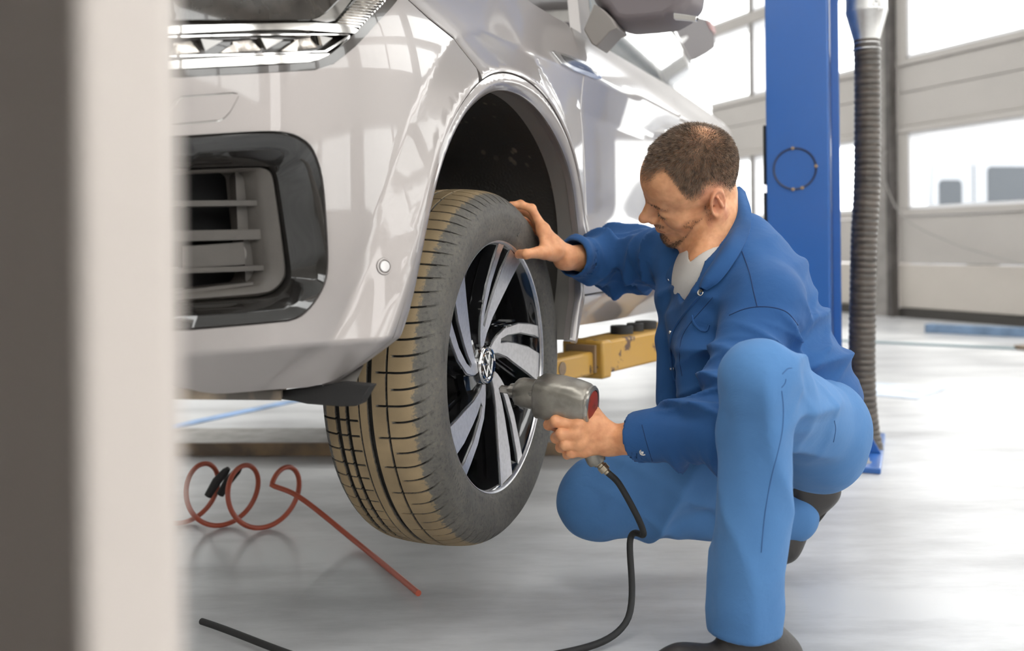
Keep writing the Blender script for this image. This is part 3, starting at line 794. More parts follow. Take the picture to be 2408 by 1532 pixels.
# the tailgate stands open behind the roof
tg = [plane_pt(x, y, car_pt(0,0,-.28), CN) for x, y in ((1546,50),(1566,58),(1588,98),(1602,150),(1640,140),(1662,128),(1683,112),(1681,62),(1668,46),(1630,36),(1546,30))]
MB().prism(tg, -CN*1.15).build('open_tailgate', mat('tailgate_trim', (.085,.070,.072), .6), car, bevel=.01)
MB().prism([plane_pt(x, y, car_pt(0,0,-.275), CN) for x, y in ((1662,47),(1672,49),(1682,66),(1683,82),(1674,72))], -CN*.05).build('tail_lamp', mat('tail_lamp_red', (.45,.06,.05), .25, coat=1.0), car)
MB().prism([plane_pt(x, y, car_pt(0,0,-.272), CN) for x, y in ((1585,112),(1610,98),(1618,88),(1616,84),(1600,90),(1580,104))], -CN*.03).build('tailgate_strut', mat('strut_grey', (.5,.48,.47), .4), car)
across([(-.86,.56,-.32),(-.78,.63,-.22),(-.5,.72,-.10),(-.1,.77,-.06),(.34,.79,-.09)], 'bonnet', M_paint, crown=.05)
# front fascia towards the centre of the car, beyond the column
fr_c = [(-.955,.10),(-.975,.25),(-.975,.40),(-.95,.50),(-.86,.56)]
P = np.array([[car_pt(t-.04*math.sin(math.pi*f), z, -.42+(-1.30+.42)*f) for f in np.linspace(0, 1, 12)] for t, z in fr_c])
v, f_ = grid_mesh(P[1:4]); MB().add(v, f_).build('front_grille', M_blackp, car, smooth=True)
for z0, z1, d, m_, nm in ((.085,.155,.012,M_paint,'bumper_centre'), (.205,.217,.02,M_chrome,'grille_bar'), (.275,.287,.02,M_chrome,'grille_bar'), (.345,.357,.02,M_chrome,'grille_bar'), (.415,.425,.02,M_chrome,'grille_bar'), (.485,.56,.02,M_paint,'bonnet_lip')):
    Q = np.array([[car_pt(np.interp(z, [.10,.25,.40,.50,.56], [-.955,-.975,-.975,-.95,-.88])-.04*math.sin(math.pi*f)-d*k_, z, -.38+(-1.34+.38)*f) for f in np.linspace(0, 1, 16)] for z, k_ in ((z0, 0), (z0, 1), (z1, 1), (z1, 0))])
    v, f_ = grid_mesh(Q); MB().add(v, f_).build(nm, m_, car, smooth=True)

# chrome wing badge and door line
b_px = [(1294,121),(1300,119),(1330,128),(1405,160),(1410,186),(1398,186),(1345,166),(1318,150)]
b_o = hits(b_px)
panel('wing_badge', b_o, mat('badge_chrome', (.80,.79,.78), .24, metal=1.0), car, off=.006, thick=.01, res=.012, edge=.003)
panel('badge_inlay', hits([(1312,128),(1332,135),(1396,163),(1400,178),(1345,157),(1325,146)]), M_pillar, car, off=.0068, thick=.003, res=.012, edge=.001)
# door handle
ht, hz = hit(1575, 262)
hp, hn = surf_frame(ht, .62)
MB().tube(spline([hp+CU*-.02-hn*.01, hp+CU*.0+hn*.028, hp+CU*.10+hn*.042, hp+CU*.20+hn*.03, hp+CU*.22-hn*.01], 6), [.016]*25, 14).build('door_handle', M_chrome, car, smooth=True)
MB().lathe(hp+CU*.10-hn*.004, hn, [(.05,.0),(.045,.004),(.02,.001),(0,0)], 24).build('handle_cup', M_paint, car, smooth=True)

# mirror
M_mir = mat('mirror_plastic', (.17,.145,.15), .5)
tm = .62
p0 = car_pt(tm, 0, 0)
foot = [plane_pt(x, y, car_pt(.56,0,0), CU) for x, y in ((1396,8),(1418,22),(1440,44),(1452,66),(1437,72),(1402,110),(1391,103),(1372,70))]
MB().prism(foot, CU*.10).build('mirror_foot', mat('mirror_foot', (.24,.215,.20), .5), car, bevel=.006)
house = [(1392,-60),(1394,8),(1425,30),(1446,62),(1475,68),(1530,64),(1580,58),(1612,40),(1640,10),(1650,-60)]
P = []
for f, sc, dt in ((0, .80, 0.0), (.25, .95, .035), (.6, 1.0, .085), (1, .97, .15)):
    c0 = plane_pt(1520, 0, p0, CU)
    P.append([c0+(plane_pt(x, y, p0, CU)-c0)*sc+CU*(dt-.05) for x, y in house])
P = np.array(P); v, f_ = grid_mesh(P, closed_v=True); k = len(house)
f_ = f_+[tuple(range(k)), tuple(reversed(range(3*k, 4*k)))]
MB().add(v, f_).build('mirror_housing', M_mir, car, bevel=.012, seg=3)
MB().prism([plane_pt(x, y, car_pt(tm-.056,0,0), CU) for x, y in ((1583,30),(1640,38),(1636,48),(1583,44))], CU*.02).build('mirror_indicator', M_chrome, car, bevel=.002)

# --- headlight
M_drl = mat('reflector', (.80,.78,.75), .10, metal=1.0)
M_clear = mat('drl_clear', (.46,.42,.38), .18, metal=.7, var=.4, scale=60)
hl = panel('headlight', hits([(330,186),(440,180),(620,170),(745,163),(788,148),(838,108),(888,53),(935,3),(962,-34),(330,-34)]), M_housing, car, off=-.034, res=.02, edge=0, thick=.01)
hl['label'] = 'dark headlight unit with chrome strips and faceted lamps'
def hpan(nm, px, m, off, edge=.0015, thick=.01, res=.014, extra=None): return panel(nm, hits(px, off), m, hl, off=off, thick=thick, res=res, edge=edge, extra=extra)
hpan('lower_surround', [(330,187),(440,181),(620,171),(745,164),(788,149),(838,109),(888,54),(938,-2),(918,-8),(872,40),(822,92),(780,127),(738,146),(620,155),(440,163),(330,170)], M_housing, -.003)
hpan('chrome_strip', [(330,169),(440,160),(600,152),(730,145),(772,135),(786,126),(700,127),(600,132),(440,141),(330,148)], M_drl, -.007, thick=.02)
hpan('chrome_strip', [(330,84),(440,77),(600,70),(700,69),(800,76),(846,79),(852,73),(830,63),(800,57),(745,53),(640,55),(440,60),(330,66)], M_drl, -.004, thick=.024)
hpan('projector_glass', [(330,60),(340,50),(440,46),(600,46),(735,46),(752,40),(770,28),(822,-26),(330,-26)], M_lensdark, -.016, thick=.006)
hpan('projector_frame', [(735,47),(752,41),(772,28),(824,-26),(846,-26),(790,48),(770,52)], M_chrome, -.010)
for tri in (((399,128),(421,102),(421,128)), ((520,124),(558,98),(562,122)), ((662,120),(702,92),(700,120))): hpan('lamp_prism', tri, M_clear, -.016, thick=.014, res=.006, edge=.0008)
for quad in (((422,127),(424,100),(464,94),(484,121)), ((563,121),(562,97),(606,92),(628,117)), ((701,119),(706,92),(744,87),(760,110))):
    c_ = np.mean(np.array(hits(quad, -.02)), 0)
    hpan('lamp_bowl', quad, M_clear, -.018, thick=.012, res=.004, edge=.0008, extra=lambda t, z, c_=c_: -.012+9*np.minimum(.0013, (t-c_[0])**2+(z-c_[1])**2))
for tri in (((466,92),(518,96),(484,120)), ((608,90),(660,94),(628,116)), ((746,84),(777,90),(760,108))):
    c_ = hits([tri[2]], -.016)[0]
    hpan('lamp_facet', tri, M_drl, -.014, thick=.016, res=.006, edge=.0008, extra=lambda t, z, c_=c_: .35*(z-c_[1]))
for ln in (((400,131),(600,126),(764,119),(768,122),(600,129.5),(400,134)), ((764,119),(822,82),(825,85),(768,123)), ((330,88),(600,80),(820,80),(820,83),(600,83),(330,92))):
    hpan('light_line', ln, M_chrome, -.010, edge=.0004, thick=.01)
for i in range(15):
    y = 58-i*6.2
    x0 = 789+(58-y)*.86; x1 = 858+(58-y)*.92
    hpan('signal_rib', [(x0, y), (x1, y+8), (x1+3.2, y+4.8), (x0+3.2, y-3.2)], M_drl, -.008, edge=.0006, thick=.012, res=.02)
hpan('signal_back', [(783,66),(856,70),(958,-40),(880,-40)], M_clear, -.014)

# --- lower air intake beside the bumper centre
M_bk = M_gloss
inner = hits([(450,397),(590,391),(632,391),(652,396),(664,410),(672,450),(688,560),(697,640),(690,664),(670,686),(648,696),(600,702),(450,712)], -.045)
outer = vent_o
def densify(L, n): 
    L = np.array(spline(L, 6)); d = np.r_[0, np.cumsum(np.linalg.norm(np.diff(L, axis=0), axis=1))]
    return np.stack([np.interp(np.linspace(0, d[-1], n), d, L[:, i]) for i in range(2)], 1)
nO = 90
Oo = np.vstack([[(-.95, outer[0][1]-.012)], densify(outer, nO), [(-.95, outer[-1][1]-.004)]]); Ii = np.vstack([[(-.95, inner[0][1]-.010)], densify(inner, nO), [(-.95, inner[-1][1]-.003)]])
rows = []
for f, o_ in ((0, -.014), (.06, -.007), (.10, -.006), (.42, -.014), (.55, -.020), (.90, -.044), (1.0, -.052), (1.0, -.075)):
    q = Oo*(1-f)+Ii*f; hN = Nb(q[:, 0], q[:, 1])+o_
    rows.append(WC+CU*q[:, :1]+ZB*q[:, 1:]+CN*hN[:, None])
v, f_ = grid_mesh(np.array(rows)); vent = MB().add(v, f_).build('air_intake', M_gloss, car, smooth=True, angle=28)
vent['label'] = 'gloss black surround of the lower air intake'
fi = hits([(450,410),(585,404),(600,406),(610,416),(614,450),(626,560),(633,630),(630,650),(618,664),(600,671),(450,688)], -.06)
Fi = np.vstack([[(-.95, fi[0][1]-.010)], densify(fi, nO), [(-.95, fi[-1][1]-.003)]])
rows = []
for f, o_ in ((0, -.085), (0.0, -.070), (.12, -.060), (.35, -.055), (.85, -.060), (1.0, -.066), (1.0, -.12)):
    q = Ii*(1-f)+Fi*f; hN = Nb(q[:, 0], q[:, 1])+o_
    rows.append(WC+CU*q[:, :1]+ZB*q[:, 1:]+CN*hN[:, None])
v, f_ = grid_mesh(np.array(rows)); MB().add(v, f_).build('inner_frame', M_plast, vent, smooth=True, angle=50)
panel('intake_back', [(-.95,.12),(-.95,.40),(-.62,.40),(-.60,.12)], M_void, vent, off=-.15, res=.03, edge=0)
for y0, y1, xr in ((473,487,617), (541,566,629), (626,639,634)):
    s_ = hits([(438,y0+2),(xr,y0-2),(xr,y1-3),(438,y1+2)], -.07)
    panel('slat', [(-.94, s_[0][1]-.004)]+s_[1:3]+[(-.94, s_[3][1]-.004)], M_plast, vent, off=-.068, thick=.05, res=.02, edge=.002)
panel('lower_lip', [(-.94,.17)]+hits([(600,664),(600,671),(450,690)], -.06)+[(-.94,.165)], M_plast, vent, off=-.062, thick=.05, res=.02, edge=.001)
for x0, x1, y0, y1 in ((553,578,400,545), (572,592,560,672)):
    panel('upright', hits([(x0,y0),(x1,y0),(x1+6,y1),(x0+6,y1)], -.09), M_plast, vent, off=-.088, thick=.02, res=.02, edge=.002)
for x in (590, 600, 610, 619):
    panel('fin', hits([(x,405),(x+3,405),(x+16,668),(x+13,668)], -.10), M_blackp, vent, off=-.10, thick=.02, res=.02, edge=.0005)
panel('sensor_plate', hits([(430,580),(572,570),(578,622),(560,624),(430,632)], -.075), M_plast, vent, off=-.072, thick=.02, res=.02, edge=.003)
rt, rz = hit(503, 600, -.07); rp_, rn_ = surf_frame(rt, rz); rp_ = rp_-rn_*.072
MB().lathe(rp_, rn_, [(.0165,0),(.0165,.004),(.0145,.0055),(.0125,.004),(.0125,.001),(.009,.0015),(.008,.005),(0,.008)], 32).build('radar_lens', mat('radar_grey', (.20,.185,.17), .4), vent, smooth=True)
bt, bz = hit(515, 520, -.12); bp_, bn_ = surf_frame(bt, bz)
MB().box(bp_-bn_*.125, (.012,.012,.014), [CU, CN, ZB]).build('blue_clip', mat('clip_blue', (.02,.16,.34), .4), vent, bevel=.002)
# ------------------------------------------------------------------ front wheel
def wpt(r, th, n): return WC+CU*(r*math.cos(th))+ZB*(r*math.sin(th))+CN*n
def tyre_material():
    m = bpy.data.materials.new('tyre_rubber'); m.use_nodes = True; nt = m.node_tree; p = nt.nodes['Principled BSDF']
    p.inputs['Roughness'].default_value = .62; p.inputs['Specular IOR Level'].default_value = .35
    at_ = nt.nodes.new('ShaderNodeAttribute'); at_.attribute_name = 'dust'
    tc = nt.nodes.new('ShaderNodeTexCoord')
    nz = nt.nodes.new('ShaderNodeTexNoise'); nz.inputs['Scale'].default_value = 130; nz.inputs['Detail'].default_value = 8; nz.inputs['Roughness'].default_value = .7
    nl = nt.nodes.new('ShaderNodeTexNoise'); nl.inputs['Scale'].default_value = 16; nl.inputs['Detail'].default_value = 5
    nt.links.new(tc.outputs['Object'], nz.inputs['Vector']); nt.links.new(tc.outputs['Object'], nl.inputs['Vector'])
    s1 = nt.nodes.new('ShaderNodeMath'); s1.operation = 'MULTIPLY_ADD'; s1.inputs[1].default_value = .9; s1.inputs[2].default_value = -.45
    nt.links.new(nz.outputs['Fac'], s1.inputs[0])
    s2 = nt.nodes.new('ShaderNodeMath'); s2.operation = 'ADD'; nt.links.new(at_.outputs['Fac'], s2.inputs[0]); nt.links.new(s1.outputs[0], s2.inputs[1])
    rp = nt.nodes.new('ShaderNodeValToRGB'); e = rp.color_ramp.elements
    e[0].position = .12; e[0].color = (.013,.012,.011,1); e[1].position = .64; e[1].color = (.30,.222,.130,1)
    x = e.new(.36); x.color = (.11,.104,.095,1); x = e.new(.52); x.color = (.135,.124,.108,1)
    nt.links.new(s2.outputs[0], rp.inputs['Fac'])
    mx = nt.nodes.new('ShaderNodeMix'); mx.data_type = 'RGBA'; mx.blend_type = 'MULTIPLY'; mx.inputs['Factor'].default_value = .5
    r2 = nt.nodes.new('ShaderNodeValToRGB'); r2.color_ramp.elements[0].position = .3; r2.color_ramp.elements[0].color = (.55,.55,.55,1); r2.color_ramp.elements[1].position = .7; r2.color_ramp.elements[1].color = (1.25,1.22,1.15,1)
    nt.links.new(nl.outputs['Fac'], r2.inputs['Fac']); nt.links.new(rp.outputs['Color'], mx.inputs['A']); nt.links.new(r2.outputs['Color'], mx.inputs['B'])
    nt.links.new(mx.outputs['Result'], p.inputs['Base Color'])
    bp = nt.nodes.new('ShaderNodeBump'); bp.inputs['Strength'].default_value = .25; bp.inputs['Distance'].default_value = .002
    nt.links.new(nz.outputs['Fac'], bp.inputs['Height']); nt.links.new(bp.outputs['Normal'], p.inputs['Normal'])
    return m
def make_tyre():
    # profile from the outer bead over the tread to the inner bead: (r, n)
    key = [(.246,-.014),(.253,-.004),(.262,.003),(.280,.008),(.300,.011),(.318,.010),(.332,.004),(.343,-.006),(.351,-.018),(.3565,-.032),(.3595,-.050),(.3615,-.075),(.3622,-.105),(.3618,-.135),
           (.3600,-.160),(.3570,-.180),(.351,-.196),(.340,-.208),(.320,-.216),(.290,-.217),(.262,-.208),(.246,-.198)]
    prof = np.array(spline(key, 5)); 
    d = np.r_[0, np.cumsum(np.linalg.norm(np.diff(prof, axis=0), axis=1))]
    grooves = [(-.168,.0105,.0075), (-.146,.0085,.0075), (-.121,.0026,.003), (-.100,.0105,.0075), (-.066,.0042,.006)]   # centre n, width, depth
    n_of = prof[:, 1]; outer_i = int(np.argmax(n_of)); inner_i = int(np.argmin(n_of))
    # refine with groove edges
    s_add = []
    for c, w, dp in grooves:
        for o_ in (-w/2-.0006, -w/2+.0006, w/2-.0006, w/2+.0006):
            i = np.argsort(np.abs(prof[outer_i:inner_i, 1]-(c+o_)))[0]+outer_i
            s_add.append(np.interp(-(c+o_), -prof[outer_i:inner_i, 1], d[outer_i:inner_i]))
    s_of_n = lambda n: np.interp(-n, -prof[outer_i:inner_i, 1], d[outer_i:inner_i])
    s_all = np.unique(np.round(np.r_[np.linspace(0, d[-1], 74), s_add, [s_of_n(-.052), s_of_n(-.0505)]], 6))
    R = np.interp(s_all, d, prof[:, 0]); Nn = np.interp(s_all, d, prof[:, 1])
    tread = (s_all > s_of_n(-.012)) & (s_all < s_of_n(-.195))
    gd = np.zeros_like(R)
    for c, w, dp in grooves:
        gd = np.where(tread & (np.abs(Nn-c) < w/2), dp, gd)
    # sidewall rings
    side = s_all < s_of_n(-.006)
    gd += np.where(side & (np.abs(R-.3185) < .0016), .0012, 0)-np.where(side & (np.abs(R-.266) < .003), .0010, 0)-np.where(side & (np.abs(R-.330) < .0025), .0012, 0)
    NP = 78; fr = np.array([0, .03, .055, .155, .18, .30, .42, .53, .555, .655, .68, .84]); ns = len(fr)
    ang_i = 0
    nm = len(s_all); V = np.zeros((NP*ns, nm, 3)); D = np.zeros((NP*ns, nm), np.float32)
    uu = np.clip((s_of_n(-.052)-s_all)/(s_of_n(-.052)-s_all[np.argmin(np.abs(R-.330)+9*(~side))]), 0, 1)
    twist = -.55*uu**2.2
    rng = np.random.RandomState(4)
    for k in range(NP):
        long_ = (k % 2 == 0)
        for j in range(ns):
            f = fr[j]
            a = (k+f+twist)*2*math.pi/NP
            insip = j in (2, 3) ; insip2 = j in (8, 9)
            dep = gd.copy()
            if insip:
                lim = -.088 if long_ else -.058
                z1 = (Nn > lim) & (s_all > s_of_n(-.004)-.012) & (s_all < s_of_n(-.15))
                dep = np.where(z1, np.maximum(dep, .0050*np.clip((s_all-(s_of_n(-.004)-.012))/.006, .25, 1)), dep)
                z2 = (Nn < -.171) & (s_all < d[-1]*.80)
                dep = np.where(z2, np.maximum(dep, .0055), dep)
                z3 = (np.abs(Nn+.157) < .0075) | ((Nn > -.143) & (Nn < -.128))
                dep = np.where(z3, np.maximum(dep, .004), dep)
            rr = R-dep*np.where(side, 0, 1); nn = Nn-dep*np.where(side, 1, 0)
            V[k*ns+j, :, 0] = rr*np.cos(a); V[k*ns+j, :, 1] = rr*np.sin(a); V[k*ns+j, :, 2] = nn
            sh = np.clip((-.010-Nn)/.018, 0, 1)
            du = np.where(tread, .36+.44*sh, .40)
            du = np.where((dep > .002) & tread, .05, du)
            du = np.where(s_all > s_of_n(-.195), .3, du)
            D[k*ns+j] = du
    P = WC+CU*V[..., :1]+ZB*V[..., 1:2]+CN*V[..., 2:3]
    nu, nv = P.shape[:2]
    idx = np.arange(nu*nv).reshape(nu, nv); i2 = np.roll(idx, -1, 0)
    Fq = np.stack([idx[:, :-1], idx[:, 1:], i2[:, 1:], i2[:, :-1]], -1).reshape(-1, 4)
    me = bpy.data.meshes.new('tyre'); me.from_pydata(P.reshape(-1, 3).tolist(), [], Fq.tolist()); me.update()
    a_ = me.attributes.new('dust', 'FLOAT', 'POINT'); a_.data.foreach_set('value', D.ravel())
    o = link_mesh('tyre', me, tyre_material(), car); smooth_by_angle(o, 38)
    o['label'] = 'tyre with brown dusty tread and grey sidewall'
    return o
tyre = make_tyre()
# raised sidewall ribs and moulded lettering blocks
M_rubber_plain = mat('rubber_plain', (.085,.08,.072), .6)
def arc_tube(r0, a0, r1, a1, name, rad=.0011, n=.0095):
    pts = [wpt(r0+(r1-r0)*f, math.radians(a0+(a1-a0)*f), n-(.9*max(0, (r0+(r1-r0)*f)-.312)**1.35*8 if (r0+(r1-r0)*f) > .312 else 0)) for f in np.linspace(0, 1, 14)]
    return MB().tube(pts, rad, 6).build(name, M_rubber_plain, tyre, smooth=True)
arc_tube(.316, 66, .275, 74, 'sidewall_rib'); arc_tube(.318, 150, .286, 172, 'sidewall_rib'); arc_tube(.300, 176, .318, 190, 'sidewall_rib'); arc_tube(.316, 52, .292, 38, 'sidewall_rib')
for i in range(15):
    a = math.radians(205+i*1.75); w = .9+.5*((i*7) % 3)/2
    MB().box(wpt(.303, a, .0108), (.0018, .008*w*.75, .0016), [CU*-math.sin(a)+ZB*math.cos(a), CU*math.cos(a)+ZB*math.sin(a), CN]).build('sidewall_marking', M_rubber_plain, tyre)

# rim
M_mach = mat('machined_alloy', (.60,.59,.60), .30, metal=.9, var=.06, scale=120, stretch=(1,1,1))
M_rimblk = mat('rim_gloss_black', (.010,.010,.011), .12, coat=1.0)
M_disc = mat('brake_disc', (.10,.098,.095), .35, metal=.9)
rim = MB().lathe(WC, CN, [(.2465,-.20),(.240,-.17),(.232,-.12),(.234,-.06),(.240,-.03),(.2455,-.012),(.2500,-.0075)], 96).build('wheel_rim', M_rimblk, car, smooth=True)
rim['label'] = 'black and machined alloy wheel with five swirling twin spokes'
MB().lathe(WC, CN, [(.2500,-.0075),(.2512,-.0045),(.2530,-.0015),(.2548,-.0008),(.2555,-.003),(.2550,-.010)], 128).build('rim_lip', M_mach, rim, smooth=True, angle=50)
face = lambda r: -.038+.030*min(1.0, r/.25)**1.1
narrow_o = [(.040,54),(.062,50),(.080,46),(.110,40),(.168,28),(.215,20.5),(.2495,16.5)]
narrow_i = [(.2495,10),(.23,12.6),(.17,20.5),(.114,30),(.086,35.5)]
wide_u = [(.080,30),(.11,21.5),(.14,15),(.20,7),(.2495,1.5)]
wide_l = [(.2495,-13),(.20,-9.5),(.136,-2.5),(.10,6),(.064,19),(.042,31)]
poly = narrow_o+narrow_i+wide_u+wide_l
def spoke_mesh(poly, th0, n_top, n_bot, inset_=0.0):
    pts = []
    L = [(r*math.cos(math.radians(a)), r*math.sin(math.radians(a))) for r, a in poly]
    L = resample(L, .012)
    m = MB(); 
    ring = [(math.hypot(x, y), math.atan2(y, x)) for x, y in L]
    tri = delaunay_2d_cdt([Vector(p) for p in L], [(i, (i+1) % len(L)) for i in range(len(L))], [], 0, 1e-7)
    Vv = np.array([(v.x, v.y) for v in tri[0]]); Ff = [f for f in tri[2]]
    c = np.array([Vv[list(f)].mean(0) for f in Ff]); ok = in_poly(c[:, 0], c[:, 1], L)
    top = [wpt(math.hypot(x, y), math.atan2(y, x)+th0, face(math.hypot(x, y))+n_top) for x, y in Vv]
    m.add(top, [f for f, k in zip(Ff, ok) if k])
    n = len(L)
    up = [wpt(r, a+th0, face(r)+n_top) for r, a in ring]; dn = [wpt(r, a+th0, face(r)+n_bot) for r, a in ring]
    m.add(up+dn, [(i, (i+1) % n, n+(i+1) % n, n+i) for i in range(n)])
    bot = [wpt(math.hypot(x, y), math.atan2(y, x)+th0, face(math.hypot(x, y))+n_bot) for x, y in Vv]
    m.add(bot, [f[::-1] for f, k in zip(Ff, ok) if k])
    return m
def grow(poly, e):
    L = [(r*math.cos(math.radians(a)), r*math.sin(math.radians(a))) for r, a in poly]
    q = inset(L, -e); return [(min(.2495, math.hypot(x, y)), math.degrees(math.atan2(y, x))) for x, y in q]
poly_b = grow(poly, .0035)
# each pair also carries a deep black web between the arms and down to the hub
web = [(.030,70),(.055,60),(.09,50),(.15,36),(.21,24),(.247,19),(.247,-15),(.20,-12.5),(.136,-7),(.09,4),(.05,22),(.030,20)]
for k in range(5):
    th = math.radians(-2+72*k)
    spoke_mesh(poly_b, th, -.0022, -.030).build('spoke', M_rimblk, rim, bevel=.0015)
    spoke_mesh(poly, th, .0, -.0025).build('spoke_face', M_mach, rim)
    spoke_mesh([(r, a+(0 if r < .06 else 0)) for r, a in web], th, -.034, -.048).build('spoke_web', M_rimblk, rim)
MB().lathe(WC, CN, [(0,-.062),(.082,-.062),(.080,-.048),(.070,-.043),(.046,-.041),(.042,-.036),(.0395,-.034)], 64).build('hub', M_rimblk, rim, smooth=True)
for k in range(5):
    a = math.radians(-2+36+72*k)
    q = wpt(.0565, a, -.052)
    MB().lathe(q, CN, [(.015,.004),(.0145,.0085),(.0125,.010),(.0118,.004)], 24).build('bolt_recess', M_rimblk, rim, smooth=True)
    MB().lathe(q, CN, [(.0098,0),(.0098,.012),(.0088,.0145),(0,.0145)], 6).build('lug_bolt', mat('bolt_dark', (.14,.135,.13), .35, metal=.9), rim)
# centre cap with its emblem
cap = MB().lathe(WC, CN, [(.0395,-.036),(.0385,-.0305),(.0365,-.0285),(.0350,-.0300),(.0320,-.0315),(0,-.0315)], 56).build('center_cap', M_rimblk, rim, smooth=True, angle=60)
MB().lathe(WC, CN, [(.0392,-.0335),(.0388,-.0300),(.0368,-.0278),(.0352,-.0290)], 56).build('cap_ring', M_chrome, rim, smooth=True)
MB().lathe(WC, CN, [(.0300,-.0320),(.0298,-.0290),(.0284,-.0278),(.0262,-.0290),(.0260,-.0320)], 48).build('emblem_ring', M_chrome, rim, smooth=True)
def emblem(lines, nm):
    m = MB(); rot = math.radians(8)
    for (x0, y0), (x1, y1) in lines:
        a = np.array([x0, y0]); b = np.array([x1, y1]); d_ = (b-a)/np.linalg.norm(b-a); s_ = np.array([-d_[1], d_[0]])*.0021
        P3 = [WC+CU*(q[0]*math.cos(rot)-q[1]*math.sin(rot))+ZB*(q[0]*math.sin(rot)+q[1]*math.cos(rot))-CN*.0305 for q in (a+s_, b+s_, b-s_, a-s_)]
        m.prism(P3, CN*.003)
    return m.build(nm, M_chrome, rim, bevel=.0006)
R_ = .0268
emblem([((-.0125,.0235),(0,.0035)), ((0,.0035),(.0125,.0235))], 'emblem_upper')
emblem([((-.0255,.0075),(-.0115,-.0215)), ((-.0115,-.0215),(0,-.0015)), ((0,-.0015),(.0115,-.0215)), ((.0115,-.0215),(.0255,.0075))], 'emblem_lower')
# brake behind the spokes
MB().lathe(WC-CN*.115, CN, [(.05,0),(.165,0),(.165,-.022),(.05,-.022)], 72).build('brake_disc', M_disc, car, smooth=True, angle=30)
MB().lathe(WC-CN*.118, CN, [(.0,.045),(.075,.045),(.08,.03),(.08,0)], 40).build('disc_bell', M_blackp, car, smooth=True, angle=30)
cal = MB()
for i in range(9):
    a0 = math.radians(20+i*7)
    cal.box(wpt(.135, a0, -.112), (.022,.085,.06), [CU*-math.sin(a0)+ZB*math.cos(a0), CU*math.cos(a0)+ZB*math.sin(a0), CN])
cal.build('brake_caliper', M_blackp, car, bevel=.004)
MB().cyl(WC-CN*.14, WC-CN*.36, .05, 24).build('hub_carrier', M_blackp, car, smooth=True)
vv = plane_pt(1236, 974, WC-CN*.045, CN)
vr = vv-WC; vr -= CN*(vr@CN); vr /= np.linalg.norm(vr)
base_v = WC+vr*.236-CN*.062
tip_v = base_v+CN*.030-vr*.020
MB().tube([base_v-CN*.006+vr*.004, base_v, base_v+(tip_v-base_v)*.55], [.009,.0075,.0052], 14).build('valve_stem', M_blackrub, rim, smooth=True)
MB().tube([base_v+(tip_v-base_v)*.5, base_v+(tip_v-base_v)*.55, tip_v], [.0046,.0050,.0048], 14).build('valve_cap', M_chrome, rim, smooth=True)
ba = WC-CN*.06
bw = math.atan2(vr[2], vr@CU)-math.radians(16)
MB().box(wpt(.2335, bw, -.09), (.022,.004,.04), [CU*-math.sin(bw)+ZB*math.cos(bw), CU*math.cos(bw)+ZB*math.sin(bw), CN]).build('balance_weight', M_disc, rim, bevel=.001)

# rear wheel: copies sharing the meshes
for src in (tyre, rim):
    c = src.copy(); col.objects.link(c); c.location = Vector(CU*2.84)+Vector((0, 0, -.02))
    c['label'] = 'rear wheel ' + ('tyre' if src is tyre else 'rim')
    if src is rim:
        for ch in list(rim.children):
            if ch.name.split('.')[0] in ('spoke', 'spoke_face', 'hub', 'center_cap', 'rim_lip'):
                k = ch.copy(); col.objects.link(k); k.parent = c
# ------------------------------------------------------------------ distance-field modelling for the figure
from mathutils.bvhtree import BVHTree
def v3(*a): return np.array(a, np.float32)
def cap(p, a, b, r1, r2=None):
    r2 = r1 if r2 is None else r2
    a = np.asarray(a, np.float32); b = np.asarray(b, np.float32)
    pa = p-a; ba = b-a; h = np.clip((pa@ba)/(ba@ba), 0, 1)
    return np.sqrt(((pa-h[:, None]*ba)**2).sum(1))-(r1+(r2-r1)*h)
def ell(p, c, r, R=None):
    q = p-np.asarray(c, np.float32)
    if R is not None: q = q@np.asarray(R, np.float32)
    r = np.asarray(r, np.float32); k0 = np.sqrt(((q/r)**2).sum(1)); k1 = np.sqrt(((q/(r*r))**2).sum(1))+1e-9
    return k0*(k0-1)/k1
def smin(a, b, k):
    h = np.clip(.5+.5*(b-a)/k, 0, 1); return b+(a-b)*h-k*h*(1-h)
def smax(a, b, k): return -smin(-a, -b, k)
